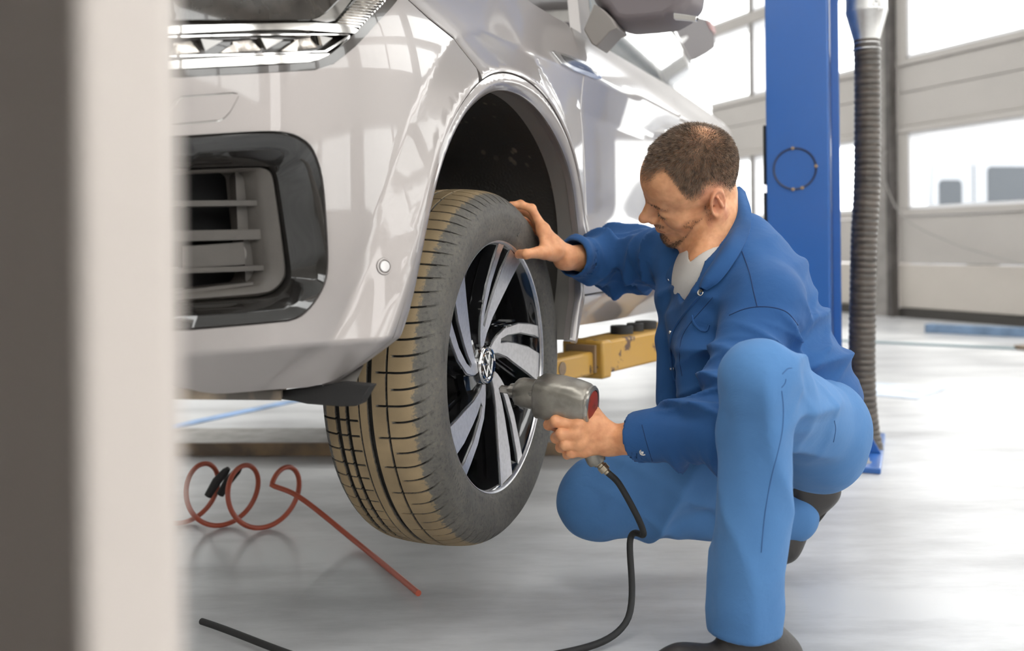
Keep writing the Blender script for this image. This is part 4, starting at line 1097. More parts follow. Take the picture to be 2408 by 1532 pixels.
def mesh_sdf(f, lo, hi, h, B=8):
    lo = np.asarray(lo, float); hi = np.asarray(hi, float)
    nb = np.ceil((hi-lo)/(h*B)).astype(int); n = nb*B+1
    cs = [lo[i]+(np.arange(nb[i])+.5)*B*h for i in range(3)]
    G = np.stack(np.meshgrid(*cs, indexing='ij'), -1).reshape(-1, 3).astype(np.float32)
    dc = f(G).reshape(nb)
    val = np.repeat(np.repeat(np.repeat(dc, B, 0), B, 1), B, 2).astype(np.float32)
    val = np.pad(val, ((0,1),(0,1),(0,1)), mode='edge')
    act = np.argwhere(np.abs(dc) < B*h*1.15)
    off = np.stack(np.meshgrid(*[np.arange(B+1)]*3, indexing='ij'), -1).reshape(-1, 3)
    for c0 in range(0, len(act), 900):
        a = act[c0:c0+900]
        I = (a[:, None]*B+off[None]).reshape(-1, 3)
        val[I[:, 0], I[:, 1], I[:, 2]] = f((lo+I*h).astype(np.float32))
    val = np.where(val == 0, 1e-7, val)
    ins = val < 0
    cnt = np.zeros(tuple(n-1), np.int8)
    for dx in (0,1):
        for dy in (0,1):
            for dz in (0,1): cnt += ins[dx:n[0]-1+dx, dy:n[1]-1+dy, dz:n[2]-1+dz]
    cells = np.argwhere((cnt > 0) & (cnt < 8)); m = len(cells)
    acc = np.zeros((m, 3)); num = np.zeros(m)
    corners = [(0,0,0),(1,0,0),(0,1,0),(1,1,0),(0,0,1),(1,0,1),(0,1,1),(1,1,1)]
    for a, b in ((0,1),(2,3),(4,5),(6,7),(0,2),(1,3),(4,6),(5,7),(0,4),(1,5),(2,6),(3,7)):
        ca, cb = np.array(corners[a]), np.array(corners[b])
        ia = cells+ca; ib = cells+cb
        va = val[ia[:, 0], ia[:, 1], ia[:, 2]]; vb = val[ib[:, 0], ib[:, 1], ib[:, 2]]
        k = (va < 0) != (vb < 0); t = np.where(k, va/(va-vb+1e-20), 0)
        acc += np.where(k[:, None], ca+(cb-ca)*t[:, None], 0); num += k
    V = lo+(cells+acc/num[:, None])*h
    idx = -np.ones(tuple(n-1), np.int32); idx[cells[:, 0], cells[:, 1], cells[:, 2]] = np.arange(m)
    Fs = []
    for ax in range(3):
        s0 = [slice(None)]*3; s1 = [slice(None)]*3; s0[ax] = slice(0, n[ax]-1); s1[ax] = slice(1, n[ax])
        e = np.argwhere(ins[tuple(s0)] != ins[tuple(s1)]); o1, o2 = [(1,2),(2,0),(0,1)][ax]
        k = (e[:, o1] > 0) & (e[:, o2] > 0) & (e[:, o1] < n[o1]-1) & (e[:, o2] < n[o2]-1); e = e[k]
        flip = ins[e[:, 0], e[:, 1], e[:, 2]]
        q = []
        for d1, d2 in ((0,0),(-1,0),(-1,-1),(0,-1)):
            c = e.copy(); c[:, o1] += d1; c[:, o2] += d2; q.append(idx[c[:, 0], c[:, 1], c[:, 2]])
        q = np.stack(q, 1); q = np.where(flip[:, None], q, q[:, ::-1]); Fs.append(q[(q >= 0).all(1)])
    return V, np.vstack(Fs)
def np_mesh(name, V, Fq, material, parent=None, smooth=True):
    me = bpy.data.meshes.new(name)
    me.vertices.add(len(V)); me.vertices.foreach_set('co', np.asarray(V, np.float32).ravel())
    me.loops.add(Fq.size); me.loops.foreach_set('vertex_index', Fq.astype(np.int32).ravel())
    me.polygons.add(len(Fq)); me.polygons.foreach_set('loop_start', np.arange(0, Fq.size, Fq.shape[1], dtype=np.int32))
    me.update(calc_edges=True); me.validate()
    me.polygons.foreach_set('use_smooth', np.ones(len(me.polygons), bool))
    return link_mesh(name, me, material, parent)
_rs = np.random.RandomState(11)
_ND = _rs.normal(size=(24, 3)).astype(np.float32); _ND /= np.linalg.norm(_ND, axis=1)[:, None]; _NP = _rs.uniform(0, 6.28, 24)
def wob(p, f, k=0, n=6):
    """cheap smooth noise, about -1..1"""
    r = np.zeros(len(p), np.float32)
    for i in range(n):
        r += np.sin(p@_ND[(k+i) % 24]*f*(.7+.12*i)+_NP[(k*3+i) % 24]+1.3*np.sin(p@_ND[(k+i+7) % 24]*f*.55+_NP[(i+5) % 24]))
    return r/(n*.62)
def bvh_of(*objs):
    vs = []; fs = []
    for o in objs:
        k = len(vs); vs += [v.co.copy() for v in o.data.vertices]; fs += [tuple(i+k for i in p.vertices) for p in o.data.polygons]
    return BVHTree.FromPolygons(vs, fs)
def cast(bvh, px, py):
    d = Vector(ray(px, py)).normalized(); h = bvh.ray_cast(Vector(CAM), d)
    return (np.array(h[0]), np.array(h[1]) if h[1].dot(d) < 0 else -np.array(h[1])) if h[0] is not None else (None, None)

# ------------------------------------------------------------------ impact wrench (placed first, the hand closes on it)
WT = at(1180, 915, 1.930); WR = at(1366, 946, 1.862)
wx = WR-WT; WL = np.linalg.norm(wx); wx /= WL                       # axis, tip to rear
hdl_a = at(1338, 962, 1.868); hdl_b = at(1402, 1082, 1.868)         # handle axis
hz = hdl_b-hdl_a; hz /= np.linalg.norm(hz)
wy = np.cross(wx, hz); wy /= np.linalg.norm(wy); wz = np.cross(wx, wy); wz = wz if wz[2] > 0 else -wz
M_tool = mat('tool_metal', (.33,.305,.265), .40, metal=.8, var=.22, scale=22, bump=.12, bscale=90, rvar=.12)
M_tool2 = mat('tool_metal_bright', (.46,.43,.38), .30, metal=.9, var=.2, scale=40)
M_toolred = mat('tool_red', (.34,.045,.03), .55, var=.35, scale=60, base2=(.12,.05,.04), lo=.52, hi=.72)
wr = empty('impact_wrench', (WT+WR)/2, 'grey metal pneumatic impact wrench with red rear cap held in the near hand', 'impact wrench')
def wl(x): return WT+wx*x
MB().box(wl(.009), (.024, .0125, .0125), [wx, wy, wz]).build('anvil', M_tool2, wr, bevel=.002)
MB().lathe(WT, wx, [(0,.014),(.0085,.014),(.0085,.018),(.0135,.019),(.0145,.022),(.0145,.031),(.0125,.033)], 32).build('nose_collar', M_tool2, wr, smooth=True, angle=35)
MB().lathe(WT, wx, [(.0125,.030),(.0215,.0315),(.0260,.036),(.0285,.043),(.0290,.050),(.0290,.082),(.0275,.090)], 40).build('hammer_case', M_tool, wr, smooth=True, angle=35)
# motor housing: rounded octagon swept along the axis
def oct_ring(x, r, sq, n=40, drop=0.0):
    out = []
    for i in range(n):
        a = 2*math.pi*i/n; c, s = math.cos(a), math.sin(a); k = (abs(c)**sq+abs(s)**sq)**(-1.0/sq)
        out.append(wl(x)+wy*(r*k*c)+wz*(r*k*s*1.03-drop))
    return out
rings = np.array([oct_ring(.076,.024,3), oct_ring(.078,.034,4), oct_ring(.083,.0375,4.2), oct_ring(.12,.039,3.6), oct_ring(.155,.0385,3.0,drop=.001), oct_ring(.176,.0365,2.6,drop=.002), oct_ring(.184,.033,2.4,drop=.003), oct_ring(.186,.029,2.3,drop=.003)])
v, f_ = grid_mesh(rings, closed_v=True); MB().add(v, f_+[tuple(range(40))]).build('motor_housing', M_tool, wr, smooth=True, angle=40)
rings = np.array([oct_ring(.182,.0345,2.5,drop=.003), oct_ring(.186,.0345,2.5,drop=.003), oct_ring(.189,.032,2.4,drop=.003), oct_ring(.189,.0275,2.3,drop=.003), oct_ring(.185,.027,2.3,drop=.003)])
v, f_ = grid_mesh(rings, closed_v=True); MB().add(v, f_).build('rear_rim', M_tool2, wr, smooth=True, angle=40)
rings = np.array([oct_ring(.184,.0272,2.3,drop=.003), oct_ring(.1885,.0255,2.3,drop=.003), oct_ring(.191,.018,2.2,drop=.003), oct_ring(.1915,.001,2,drop=.003)])
v, f_ = grid_mesh(rings, closed_v=True); MB().add(v, f_).build('rear_cap', M_toolred, wr, smooth=True)
for x, a in ((.0765, 65), (.0765, 155), (.0765, 245), (.0765, 335), (.080, 110)):
    q = wl(x)+.031*(wy*math.cos(math.radians(a))+wz*math.sin(math.radians(a)))
    MB().lathe(q, -wx, [(.0045,0),(.0045,.004),(.003,.006),(0,.006)], 12).build('case_screw', M_tool2, wr, smooth=True)
MB().tube([hdl_a-hz*.004, hdl_a+hz*.03, hdl_a+hz*.075, hdl_b, hdl_b+hz*.006], [.019,.0165,.0165,.0185,.0165], 20).build('handle', M_tool, wr, smooth=True)
q = wl(.178)-wz*.034-wy*(.012 if (wy@np.array([0,-1,0])) < 0 else -.012)
fcam = np.array([0,-1.0,0]); sy = wy if wy@fcam > 0 else -wy
q = wl(.172)-wz*.036+sy*.020
MB().lathe(q, sy, [(.0105,-.01),(.0105,.006),(.0085,.008),(.0065,.006),(0,.0055)], 20).build('reverse_button', M_blackrub, wr, smooth=True)
MB().tube([wl(.102)-wz*.044, wl(.098)-wz*.052, wl(.099)-wz*.060], [.006,.007,.006], 12).build('trigger', M_tool2, wr, smooth=True)
# air fitting and hose
fa_ = hdl_b+hz*.004
M_brass = mat('fitting_brass', (.42,.36,.27), .28, metal=1.0, var=.15, scale=60)
fd_ = at(1425, 1112, 1.866)-at(1388, 1072, 1.868); fd_ /= np.linalg.norm(fd_)
f0 = at(1392, 1072, 1.868)
MB().lathe(f0, fd_, [(0,-.01),(.0095,-.01),(.0100,.004),(.0115,.006),(.0115,.010),(.0095,.012),(.0110,.014),(.0110,.020),(.0085,.022),(.0085,.026),(.0105,.027),(.0105,.037),(.007,.039),(.007,.043)], 18).build('coupling', M_brass, wr, smooth=True, angle=25)
hq = spline([f0+fd_*.04, f0+fd_*.08, f0+fd_*.14+np.array([0,0,-.04]), np.array([.22,1.90,.16]), np.array([.20,1.82,.03]), np.array([.05,1.72,.012]), np.array([-.25,1.66,.012]), np.array([-.6,1.9,.012])], 12)
MB().tube(hq, .0062, 10).build('air_line', M_blackrub, wr, smooth=True)

# ------------------------------------------------------------------ the mechanic
PY, PP, PR, HS = .02, .448, .70, .972
def head_axes(y, p, r):
    f = np.array([-math.cos(y)*math.cos(p), -math.sin(y)*math.cos(p), -math.sin(p)])
    l = np.cross(np.array([0,0,1.0]), f); l /= np.linalg.norm(l); u_ = np.cross(f, l)
    l2 = l*math.cos(r)-u_*math.sin(r); return np.stack([f, l2, np.cross(f, l2)], 1)
HR = head_axes(PY, PP, PR); HC = np.array([.3665, 2.0, .8400])
def h2w(q): return HC+HR@(np.array(q, float)*HS)
def w2h(p): return ((p-HC.astype(np.float32))@HR.astype(np.float32))/HS
NB = at(1702, 590, 2.02); CH = at(1742, 735, 1.985); PV = at(1905, 990, 1.975)
SL = at(1798, 712, 1.865); SR = at(1592, 604, 2.165)
EL = at(1700, 1012, 1.745); WL_ = at(1432, 1036, 1.872)
ER = at(1462, 612, 2.375); WR_ = at(1330, 606, 2.205)
HL_ = at(1925, 1010, 1.885); HR_ = at(1875, 1025, 2.07)
KL = at(1791, 895, 1.56); AL = at(1752, 1490, 1.63); AL[2] = .10
KR = at(1402, 1128, 2.10); KR[2] = .185; AR = np.array([.60, 2.16, .13])
def Ry(a): c, s = math.cos(a), math.sin(a); return np.array([[c,0,s],[0,1,0],[-s,0,c]])
def Rz(a): c, s = math.cos(a), math.sin(a); return np.array([[c,-s,0],[s,c,0],[0,0,1]])
def Rx(a): c, s = math.cos(a), math.sin(a); return np.array([[1,0,0],[0,c,-s],[0,s,c]])
def head_sdf(p):
    q = w2h(p); ya = np.abs(q[:, 1]); m = q.copy(); m[:, 1] = ya             # mirrored
    d = ell(q, (-.008,0,.042), (.093,.078,.092))
    d = smin(d, ell(q, (.044,0,.044), (.058,.064,.062)), .03)
    d = smin(d, ell(q, (.034,0,-.044), (.055,.058,.068)), .03)
    d = smin(d, cap(m, (-.002,.058,-.052), (.058,.022,-.100), .021, .020), .024)
    d = smin(d, ell(q, (.074,0,-.100), (.023,.028,.023)), .018)
    d = smin(d, ell(m, (.056,.043,-.020), (.030,.024,.024)), .024)
    d = smin(d, cap(m, (.082,.038,.0215), (.092,.010,.020), .0085, .0085), .012)     # brow
    d = smax(d, -ell(m, (.1085,.036,.0045), (.015,.0155,.0100)), .010)                 # socket
    d = smin(d, ell(m, (.0800,.0330,.0005), (.0145,.0160,.0125)), .005)              # lid
    d = smin(d, cap(m, (.0915,.024,-.0065), (.0865,.045,-.0055), .0022, .0018), .004)  # lower lid line
    d = smin(d, cap(q, (.092,0,.014), (.117,0,-.016), .0100, .0098), .011)          # nose
    d = smin(d, cap(q, (.084,0,.010), (.100,0,-.030), .0130, .0135), .010)
    d = smin(d, ell(q, (.1200,0,-.0205), (.0122,.0108,.0098)), .007)
    d = smin(d, ell(m, (.104,.0125,-.0275), (.0105,.0075,.0080)), .006)
    d = smax(d, -ell(m, (.112,.0065,-.0345), (.006,.0036,.0045)), .003)
    d = smin(d, ell(q, (.078,0,-.055), (.024,.030,.024)), .014)                     # muzzle
    d = smin(d, cap(m, (.1000,.003,-.0535), (.0895,.022,-.0600), .0048, .0030), .005)
    d = smin(d, cap(m, (.0985,.003,-.0665), (.0890,.021,-.0625), .0058, .0032), .005)
    d = smax(d, -(cap(m, (.1045,.0,-.0600), (.092,.023,-.0610), .0013, .0012)), .003)
    # ear
    E = Rz(.30)@Ry(-.16)
    e = ell(m, (-.014,.0765,-.004), (.0185,.0065,.0315), E)
    e = smin(e, ell(m, (-.010,.0755,-.030), (.0100,.0060,.0110)), .008)
    e = smax(e, -ell(m, (-.0125,.0850,.001), (.0130,.0085,.0235), E), .003)
    t_ = (m-np.array([-.0145,.0800,.001], np.float32))@E.astype(np.float32)
    rr = np.sqrt((t_[:, 0]/.0175)**2+(t_[:, 2]/.0300)**2)
    tor = np.sqrt(((rr-1)*.021)**2+t_[:, 1]**2)-.0034
    e = smin(e, tor, .004)
    e = smin(e, cap(m, (-.022,.081,-.012), (-.017,.082,.016), .0032, .0028), .004)
    e = smax(e, -ell(m, (-.0065,.083,-.007), (.0062,.009,.0075)), .003)
    e = smin(e, ell(m, (.0010,.0755,-.007), (.0050,.0050,.0060)), .004)
    d = smin(d, e, .005)
    return d*HS
NK0 = h2w((-.034,0,-.045)); NK1 = at(1674, 592, 2.02)
def skin_head(p):
    d = head_sdf(p)
    d = smin(d, cap(p, NK0, NK1, .0500, .0520), .022)
    a = h2w((-.020,.058,-.035)); b = at(1640, 612, 1.975)
    d = smin(d, cap(p, a, b, .013, .010), .018)                                     # neck muscle
    d = smin(d, ell(p, at(1668, 645, 2.03), (.062,.108,.072)), .03)
    d = smin(d, cap(p, NB, at(1765, 650, 1.95), .040, .03), .03)
    return d
lo = np.minimum(h2w((-.16,-.12,-.2)), HC-.19); hi = HC+.19
Vh, Fh = mesh_sdf(skin_head, (.22, 1.80, .60), (.58, 2.19, 1.04), .0022)

# right hand on the tyre
bt_ = bvh_of(tyre)
def on_tyre(px, py, gap, dflt):
    h, n_ = cast(bt_, px, py)
    Y = dflt if h is None else h[1]-gap
    return at(px, py, Y)
rh = dict(
 w=WR_,
 index=[at(1277,540,2.172), at(1250,491,2.176), at(1224,481,2.170), at(1200,483,2.160)],
 middle=[at(1284,552,2.196), at(1250,506,2.208), at(1222,494,2.208), at(1196,500,2.20)],
 ring=[at(1292,566,2.214), at(1258,528,2.236), at(1230,516,2.242), at(1206,522,2.24)],
 little=[at(1300,580,2.226), at(1272,550,2.252), at(1250,540,2.262), at(1232,545,2.262)],
 thumb=[at(1300,596,2.168), at(1266,594,2.130), at(1238,598,2.105), on_tyre(1220,598,.009,2.09)])
def hand_sdf(p, H, palm_pts, rads=(.0098,.0100,.0095,.0082), thumb_r=(.0155,.0125,.0108,.0098), extra=None):
    d = None
    for nm, r0 in zip(('index','middle','ring','little'), rads):
        c = H[nm]; f = None
        for i in range(len(c)-1):
            r1 = r0*(1.08-.11*i); r2 = r0*(1.08-.11*(i+1))
            g = cap(p, c[i], c[i+1], r1, r2); f = g if f is None else smin(f, g, .003)
        for i in (1, 2): f = smin(f, np.sqrt(((p-np.asarray(c[i], np.float32))**2).sum(1))-r0*1.02, .004)
        d = f if d is None else np.minimum(d, f)
    pm = None
    for c in ('index','middle','ring','little'):
        g = cap(p, H['w'], H[c][0], .0205, .0125); pm = g if pm is None else smin(pm, g, .012)
    for c in ('index','middle','ring','little'):
        pm = smin(pm, np.sqrt(((p-np.asarray(H[c][0], np.float32))**2).sum(1))-.0118, .005)
    d = smin(d, pm, .007)
    c = H['thumb']; f = None
    for i in range(len(c)-1):
        g = cap(p, c[i], c[i+1], thumb_r[i], thumb_r[i+1]); f = g if f is None else smin(f, g, .004)
    d = smin(d, f, .008)
    web = cap(p, (H['thumb'][0]*.45+H['thumb'][1]*.55), H['index'][0], .0105, .0095)
    d = smin(d, web, .016)
    if extra is not None: d = extra(p, d)
    return d
def rhand(p):
    d = hand_sdf(p, rh, None)
    d = smin(d, cap(p, rh['w'], WR_+(ER-WR_)*.5, .0255, .036), .014)
    d = smin(d, ell(p, at(1300,590,2.178), (.026,.026,.022)), .012)
    return d+.0006*wob(p, 260, 3)
Vr, Fr = mesh_sdf(rhand, (-.06, 2.06, .60), (.27, 2.36, .86), .0020)
# left hand around the wrench handle
lh = dict(
 w=WL_,
 index=[at(1362,1000,1.842), at(1308,991,1.846), at(1291,1000,1.872), at(1306,1006,1.892)],
 middle=[at(1360,1022,1.838), at(1320,1022,1.840), at(1308,1030,1.868), at(1330,1034,1.892)],
 ring=[at(1364,1043,1.840), at(1330,1046,1.842), at(1319,1052,1.868), at(1342,1052,1.892)],
 little=[at(1374,1060,1.846), at(1344,1066,1.848), at(1334,1069,1.870), at(1356,1068,1.890)],
 thumb=[at(1415,1015,1.872), at(1396,975,1.878), at(1376,962,1.898), at(1340,966,1.906)])
def lhand(p):
    d = hand_sdf(p, lh, None, rads=(.0106,.0108,.0104,.0092), thumb_r=(.018,.0155,.0125,.0105))
    d = smin(d, cap(p, lh['w'], WL_+(EL-WL_)*.55, .0270, .037), .016)
    d = smin(d, ell(p, at(1398,1015,1.858), (.034,.020,.034)), .016)
    return d+.0006*wob(p, 260, 9)
Vl, Fl = mesh_sdf(lhand, (.02, 1.74, .27), (.33, 1.95, .46), .0020)
# body core under the clothes
def core(p):
    d = cap(p, PV, CH, .105, .115)
    for a, b, r1, r2 in ((NB, CH, .06, .10), (CH, SL, .06, .05), (CH, SR, .06, .05), (SL, EL, .042, .036), (EL, WL_, .036, .026), (SR, ER, .042, .036), (ER, WR_, .036, .026),
                         (PV, HL_, .09, .085), (PV, HR_, .09, .085), (HL_, KL, .066, .042), (KL, AL, .042, .034), (HR_, KR, .072, .050), (KR, AR, .046, .034)):
        d = smin(d, cap(p, a, b, r1, r2), .03)
    return d
Vc, Fc_ = mesh_sdf(core, (-.05, 1.40, 0), (.85, 2.5, .98), .009)
def skin_material():
    m = bpy.data.materials.new('skin'); m.use_nodes = True; nt = m.node_tree; p = nt.nodes['Principled BSDF']
    p.inputs['Roughness'].default_value = .48; p.inputs['Specular IOR Level'].default_value = .4
    p.inputs['Subsurface Weight'].default_value = .18; p.inputs['Subsurface Radius'].default_value = (.010,.004,.002); p.inputs['Subsurface Scale'].default_value = .5
    a = nt.nodes.new('ShaderNodeAttribute'); a.attribute_name = 'tone'
    tc = nt.nodes.new('ShaderNodeTexCoord'); nz = nt.nodes.new('ShaderNodeTexNoise'); nz.inputs['Scale'].default_value = 55; nz.inputs['Detail'].default_value = 6
    nt.links.new(tc.outputs['Object'], nz.inputs['Vector'])
    rp = nt.nodes.new('ShaderNodeValToRGB'); rp.color_ramp.elements[0].position = .35; rp.color_ramp.elements[0].color = (.86,.78,.74,1); rp.color_ramp.elements[1].position = .65; rp.color_ramp.elements[1].color = (1.05,1.05,1.05,1)
    nt.links.new(nz.outputs['Fac'], rp.inputs['Fac'])
    mx = nt.nodes.new('ShaderNodeMix'); mx.data_type = 'RGBA'; mx.blend_type = 'MULTIPLY'; mx.inputs['Factor'].default_value = 1
    nt.links.new(a.outputs['Color'], mx.inputs['A']); nt.links.new(rp.outputs['Color'], mx.inputs['B']); nt.links.new(mx.outputs['Result'], p.inputs['Base Color'])
    n2 = nt.nodes.new('ShaderNodeTexNoise'); n2.inputs['Scale'].default_value = 420; nt.links.new(tc.outputs['Object'], n2.inputs['Vector'])
    bp = nt.nodes.new('ShaderNodeBump'); bp.inputs['Strength'].default_value = .12; bp.inputs['Distance'].default_value = .001; nt.links.new(n2.outputs['Fac'], bp.inputs['Height']); nt.links.new(bp.outputs['Normal'], p.inputs['Normal'])
    return m
ZL_X = np.array([-.13,-.085,-.055,-.035,-.018,.000,.014,.024,.040,.055,.070,.10]); ZL_Z = np.array([-.030,-.028,-.012,.024,.042,.044,.034,.056,.080,.088,.093,.099])
def hair_amount(q):
    """0 on bare skin, 1 well inside the hair"""
    ya = np.abs(q[:, 1])
    zs_ = np.interp(q[:, 0], [-.13,-.085,-.055,-.035,-.018,.000,.012,.030,.042,.052,.062,.10], [-.034,-.032,-.014,.022,.040,.042,.026,.024,.036,.060,.088,.100])
    zf_ = np.interp(ya, [0,.018,.030,.042,.060,.08], [.066,.070,.088,.097,.090,.07])
    w = np.clip((q[:, 0]-.044)/.014, 0, 1); zl = zs_*(1-w)+zf_*w
    return np.clip((q[:, 2]-zl)/.030, 0, 1)
def beard_amount(q):
    ya = np.abs(q[:, 1])
    jl = np.interp(ya, [0,.02,.045,.06,.07], [-.112,-.106,-.082,-.055,-.015])         # jaw line height
    b = np.clip(1.15-np.abs(q[:, 2]-jl+.002)/np.interp(ya, [0,.03,.045,.07], [.020,.013,.009,.008]), 0, 1)*np.clip((q[:, 0]+.005)/.03, 0, 1)*np.interp(ya, [0,.038,.047,.07], [1,1,.40,.35])
    ch_ = np.clip(1.3-np.sqrt(((q[:, 0]-.088)/.022)**2+(ya/.024)**2+((q[:, 2]+.098)/.022)**2), 0, 1)
    mu = np.clip(1.2-np.sqrt(((q[:, 0]-.097)/.014)**2+((ya-.012)/.016)**2+((q[:, 2]+.0455)/.0065)**2), 0, 1)
    side = np.clip(1-np.abs(q[:, 0]-.008)/.012, 0, 1)*np.clip((.02-q[:, 2])/.02, 0, 1)*np.clip((q[:, 2]+.05)/.02, 0, 1)*(ya > .045)
    return np.clip(np.maximum.reduce([b*.9, ch_, mu*.75, side*.35]), 0, 1)
def tone_of(V, kind):
    n = len(V); base = np.tile(np.array([.82,.425,.225]), (n, 1))
    if kind == 'head':
        q = w2h(V.astype(np.float32)); h = hair_amount(q)[:, None]; b = beard_amount(q)[:, None]; ya = np.abs(q[:, 1])
        crown = np.exp(-((q[:, 0]+.055)**2+(q[:, 1]+.0)**2)/.030**2)*(q[:, 2] > .07)
        h = h*(1-.45*crown[:, None])
        red = np.clip(1-np.abs(ya-.080)/.012, 0, 1)*(np.abs(q[:, 0]+.012) < .03)*(np.abs(q[:, 2]) < .05)
        red = np.maximum(red, .7*np.exp(-((q[:, 0]-.117)**2+q[:, 1]**2+(q[:, 2]+.022)**2)/.014**2))
        lips = np.clip(1.3-np.sqrt(((q[:, 0]-.096)/.010)**2+(ya/.019)**2+((q[:, 2]+.0605)/.0085)**2), 0, 1)[:, None]
        base = base*(1-red[:, None]*.5)+np.array([.62,.22,.14])*red[:, None]*.5
        base = base*(1-lips*.75)+np.array([.45,.15,.115])*lips*.75
        base = base*(1-h*.72)+np.array([.11,.072,.05])*h*.72
        base = base*(1-b*.62)+np.array([.10,.058,.036])*b*.62
        lash = np.exp(-(((q[:, 0]-.0905)/.007)**2+((ya-.0335)/.014)**2+((q[:, 2]+.0045)/.0020)**2))[:, None]
        base = base*(1-lash*.8)+np.array([.05,.025,.015])*lash*.8
    else:
        base = base*np.array([1.0,.95,.92])
    return np.c_[base, np.ones(n)]
Vall = np.vstack([Vh, Vr, Vl, Vc]); o1 = len(Vh); o2 = o1+len(Vr); o3 = o2+len(Vl)
Fall = np.vstack([Fh, Fr+o1, Fl+o2, Fc_+o3])
M_skin = skin_material()
person = np_mesh('person', Vall, Fall, M_skin)
T = np.vstack([tone_of(Vh, 'head'), tone_of(Vr, 'hand'), tone_of(Vl, 'hand'), tone_of(Vc, 'hand')]).astype(np.float32)
a_ = person.data.attributes.new('tone', 'FLOAT_COLOR', 'POINT'); a_.data.foreach_set('color', T.ravel())
tag(person, 'mechanic in blue workwear crouching at the wheel with an impact wrench', 'person')
# nails
M_nail = mat('nail', (.66,.38,.29), .3)
def nail(tip, prev, nrm, w, nm):
    d_ = tip-prev; d_ /= np.linalg.norm(d_); nrm = nrm-d_*(nrm@d_); nrm /= np.linalg.norm(nrm); s_ = np.cross(d_, nrm)
    P = np.array([[tip+d_*(.006-.013*i/5)+s_*(w*math.sin((j/6-.5)*2.0))+nrm*(.0095*math.cos((j/6-.5)*1.6)-.0005*abs(i-2.5)) for j in range(7)] for i in range(6)])
    v, f_ = grid_mesh(P); return MB().add(v, f_).build(nm, M_nail, person, smooth=True)
nail(rh['thumb'][3], rh['thumb'][2], np.array([.15,-.9,.25]), .0065, 'nail')

# hair, beard and brows as short strands on the skin
me_h = bpy.data.meshes.new('tmp'); 
def strands(name, density, amount, length, lean, colour, seed, width=.00030, parent=person):
    rs = np.random.RandomState(seed)
    A = Vh[Fh[:, 0]]; Bv = Vh[Fh[:, 1]]; Cv = Vh[Fh[:, 2]]; Dv = Vh[Fh[:, 3]]
    area = np.linalg.norm(np.cross(Cv-A, Dv-Bv), axis=1)*.5
    ctr = (A+Bv+Cv+Dv)/4; q = w2h(ctr.astype(np.float32)); am = amount(q)
    w = area*am; N_ = int(density*w.sum())
    k = rs.choice(len(w), N_, p=w/w.sum()); r1, r2 = rs.rand(N_, 1), rs.rand(N_, 1)
    P = (A[k]*(1-r1)+Bv[k]*r1)*(1-r2)+(Dv[k]*(1-r1)+Cv[k]*r1)*r2
    nn = np.cross(Cv[k]-A[k], Dv[k]-Bv[k]); nn /= np.linalg.norm(nn, axis=1)[:, None]+1e-12
    cq = q[k]; ln = length(cq, am[k])*(.7+.5*rs.rand(N_)); le = lean(cq)@HR.T
    le = le-nn*(le*nn).sum(1)[:, None]; le /= np.linalg.norm(le, axis=1)[:, None]+1e-9
    le = le+rs.normal(size=(N_, 3))*.30
    d1 = nn*.75+le*.5; d1 /= np.linalg.norm(d1, axis=1)[:, None]; d2 = nn*.45+le*.95; d2 /= np.linalg.norm(d2, axis=1)[:, None]
    sd_ = np.cross(d1, rs.normal(size=(N_, 3))); sd_ /= np.linalg.norm(sd_, axis=1)[:, None]; sd_ *= width
    p0 = P-nn*.0008; p1 = P+d1*(ln*.55)[:, None]; p2 = p1+d2*(ln*.5)[:, None]
    V = np.stack([p0-sd_, p0+sd_, p1-sd_*.8, p1+sd_*.8, p2], 1).reshape(-1, 3)
    b = np.arange(N_)[:, None]*5
    F_ = np.vstack([b+np.array([[0,1,3]]), b+np.array([[0,3,2]]), b+np.array([[2,3,4]])])
    o = np_mesh(name, V, F_, colour, parent); o['kind'] = 'stuff'
    return o
M_hair = mat('hair_brown', (.085,.055,.036), .5, base2=(.22,.145,.095), scale=90)
M_beard = mat('beard_brown', (.070,.040,.024), .6, base2=(.17,.09,.05), scale=90)
def hair_density(q):
    crown = np.exp(-((q[:, 0]+.055)**2+q[:, 1]**2)/.028**2)*(q[:, 2] > .07)
    fr_ = np.clip((q[:, 0]-.045)/.04, 0, 1)
    return hair_amount(q)**1.2*(1-.6*crown)*(1-.45*fr_)
def hair_len(q, am): return .0035+.0085*np.clip((q[:, 2]-.03)/.06, 0, 1)*am
def hair_lean(q):
    """hair grows out of a whorl at the crown, forward and down"""
    w = np.stack([q[:, 0]+.055, q[:, 1], (q[:, 2]-.12)*.6], 1); return w/(np.linalg.norm(w, axis=1)[:, None]+1e-6)
hr_ = strands('hair', 540000, hair_density, hair_len, hair_lean, M_hair, 3)
hr_['label'] = 'short cropped brown hair thinning at the crown'
bd = strands('beard', 420000, lambda q: np.where(beard_amount(q) > .25, beard_amount(q), 0), lambda q, am: .0028+.0030*am, lambda q: np.tile(np.array([.35,0,-1.0]), (len(q), 1)), M_beard, 5, width=.00032)
bd['label'] = 'short brown beard along the jaw and chin'
def brow_amt(q):
    ya = np.abs(q[:, 1]); return np.clip(1.2-np.sqrt(((ya-.030)/.021)**2+((q[:, 2]-.0235+.12*np.maximum(0, ya-.035))/.0042)**2), 0, 1)*(q[:, 0] > .06)*np.where(q[:, 1] > 0, 1, .25)
bw_ = strands('eyebrows', 800000, brow_amt, lambda q, am: np.where(q[:, 1] > 0, .0038, .0016), lambda q: np.stack([-.2+0*q[:, 0], np.sign(q[:, 1]), .15+0*q[:, 0]], 1), M_hair, 7)

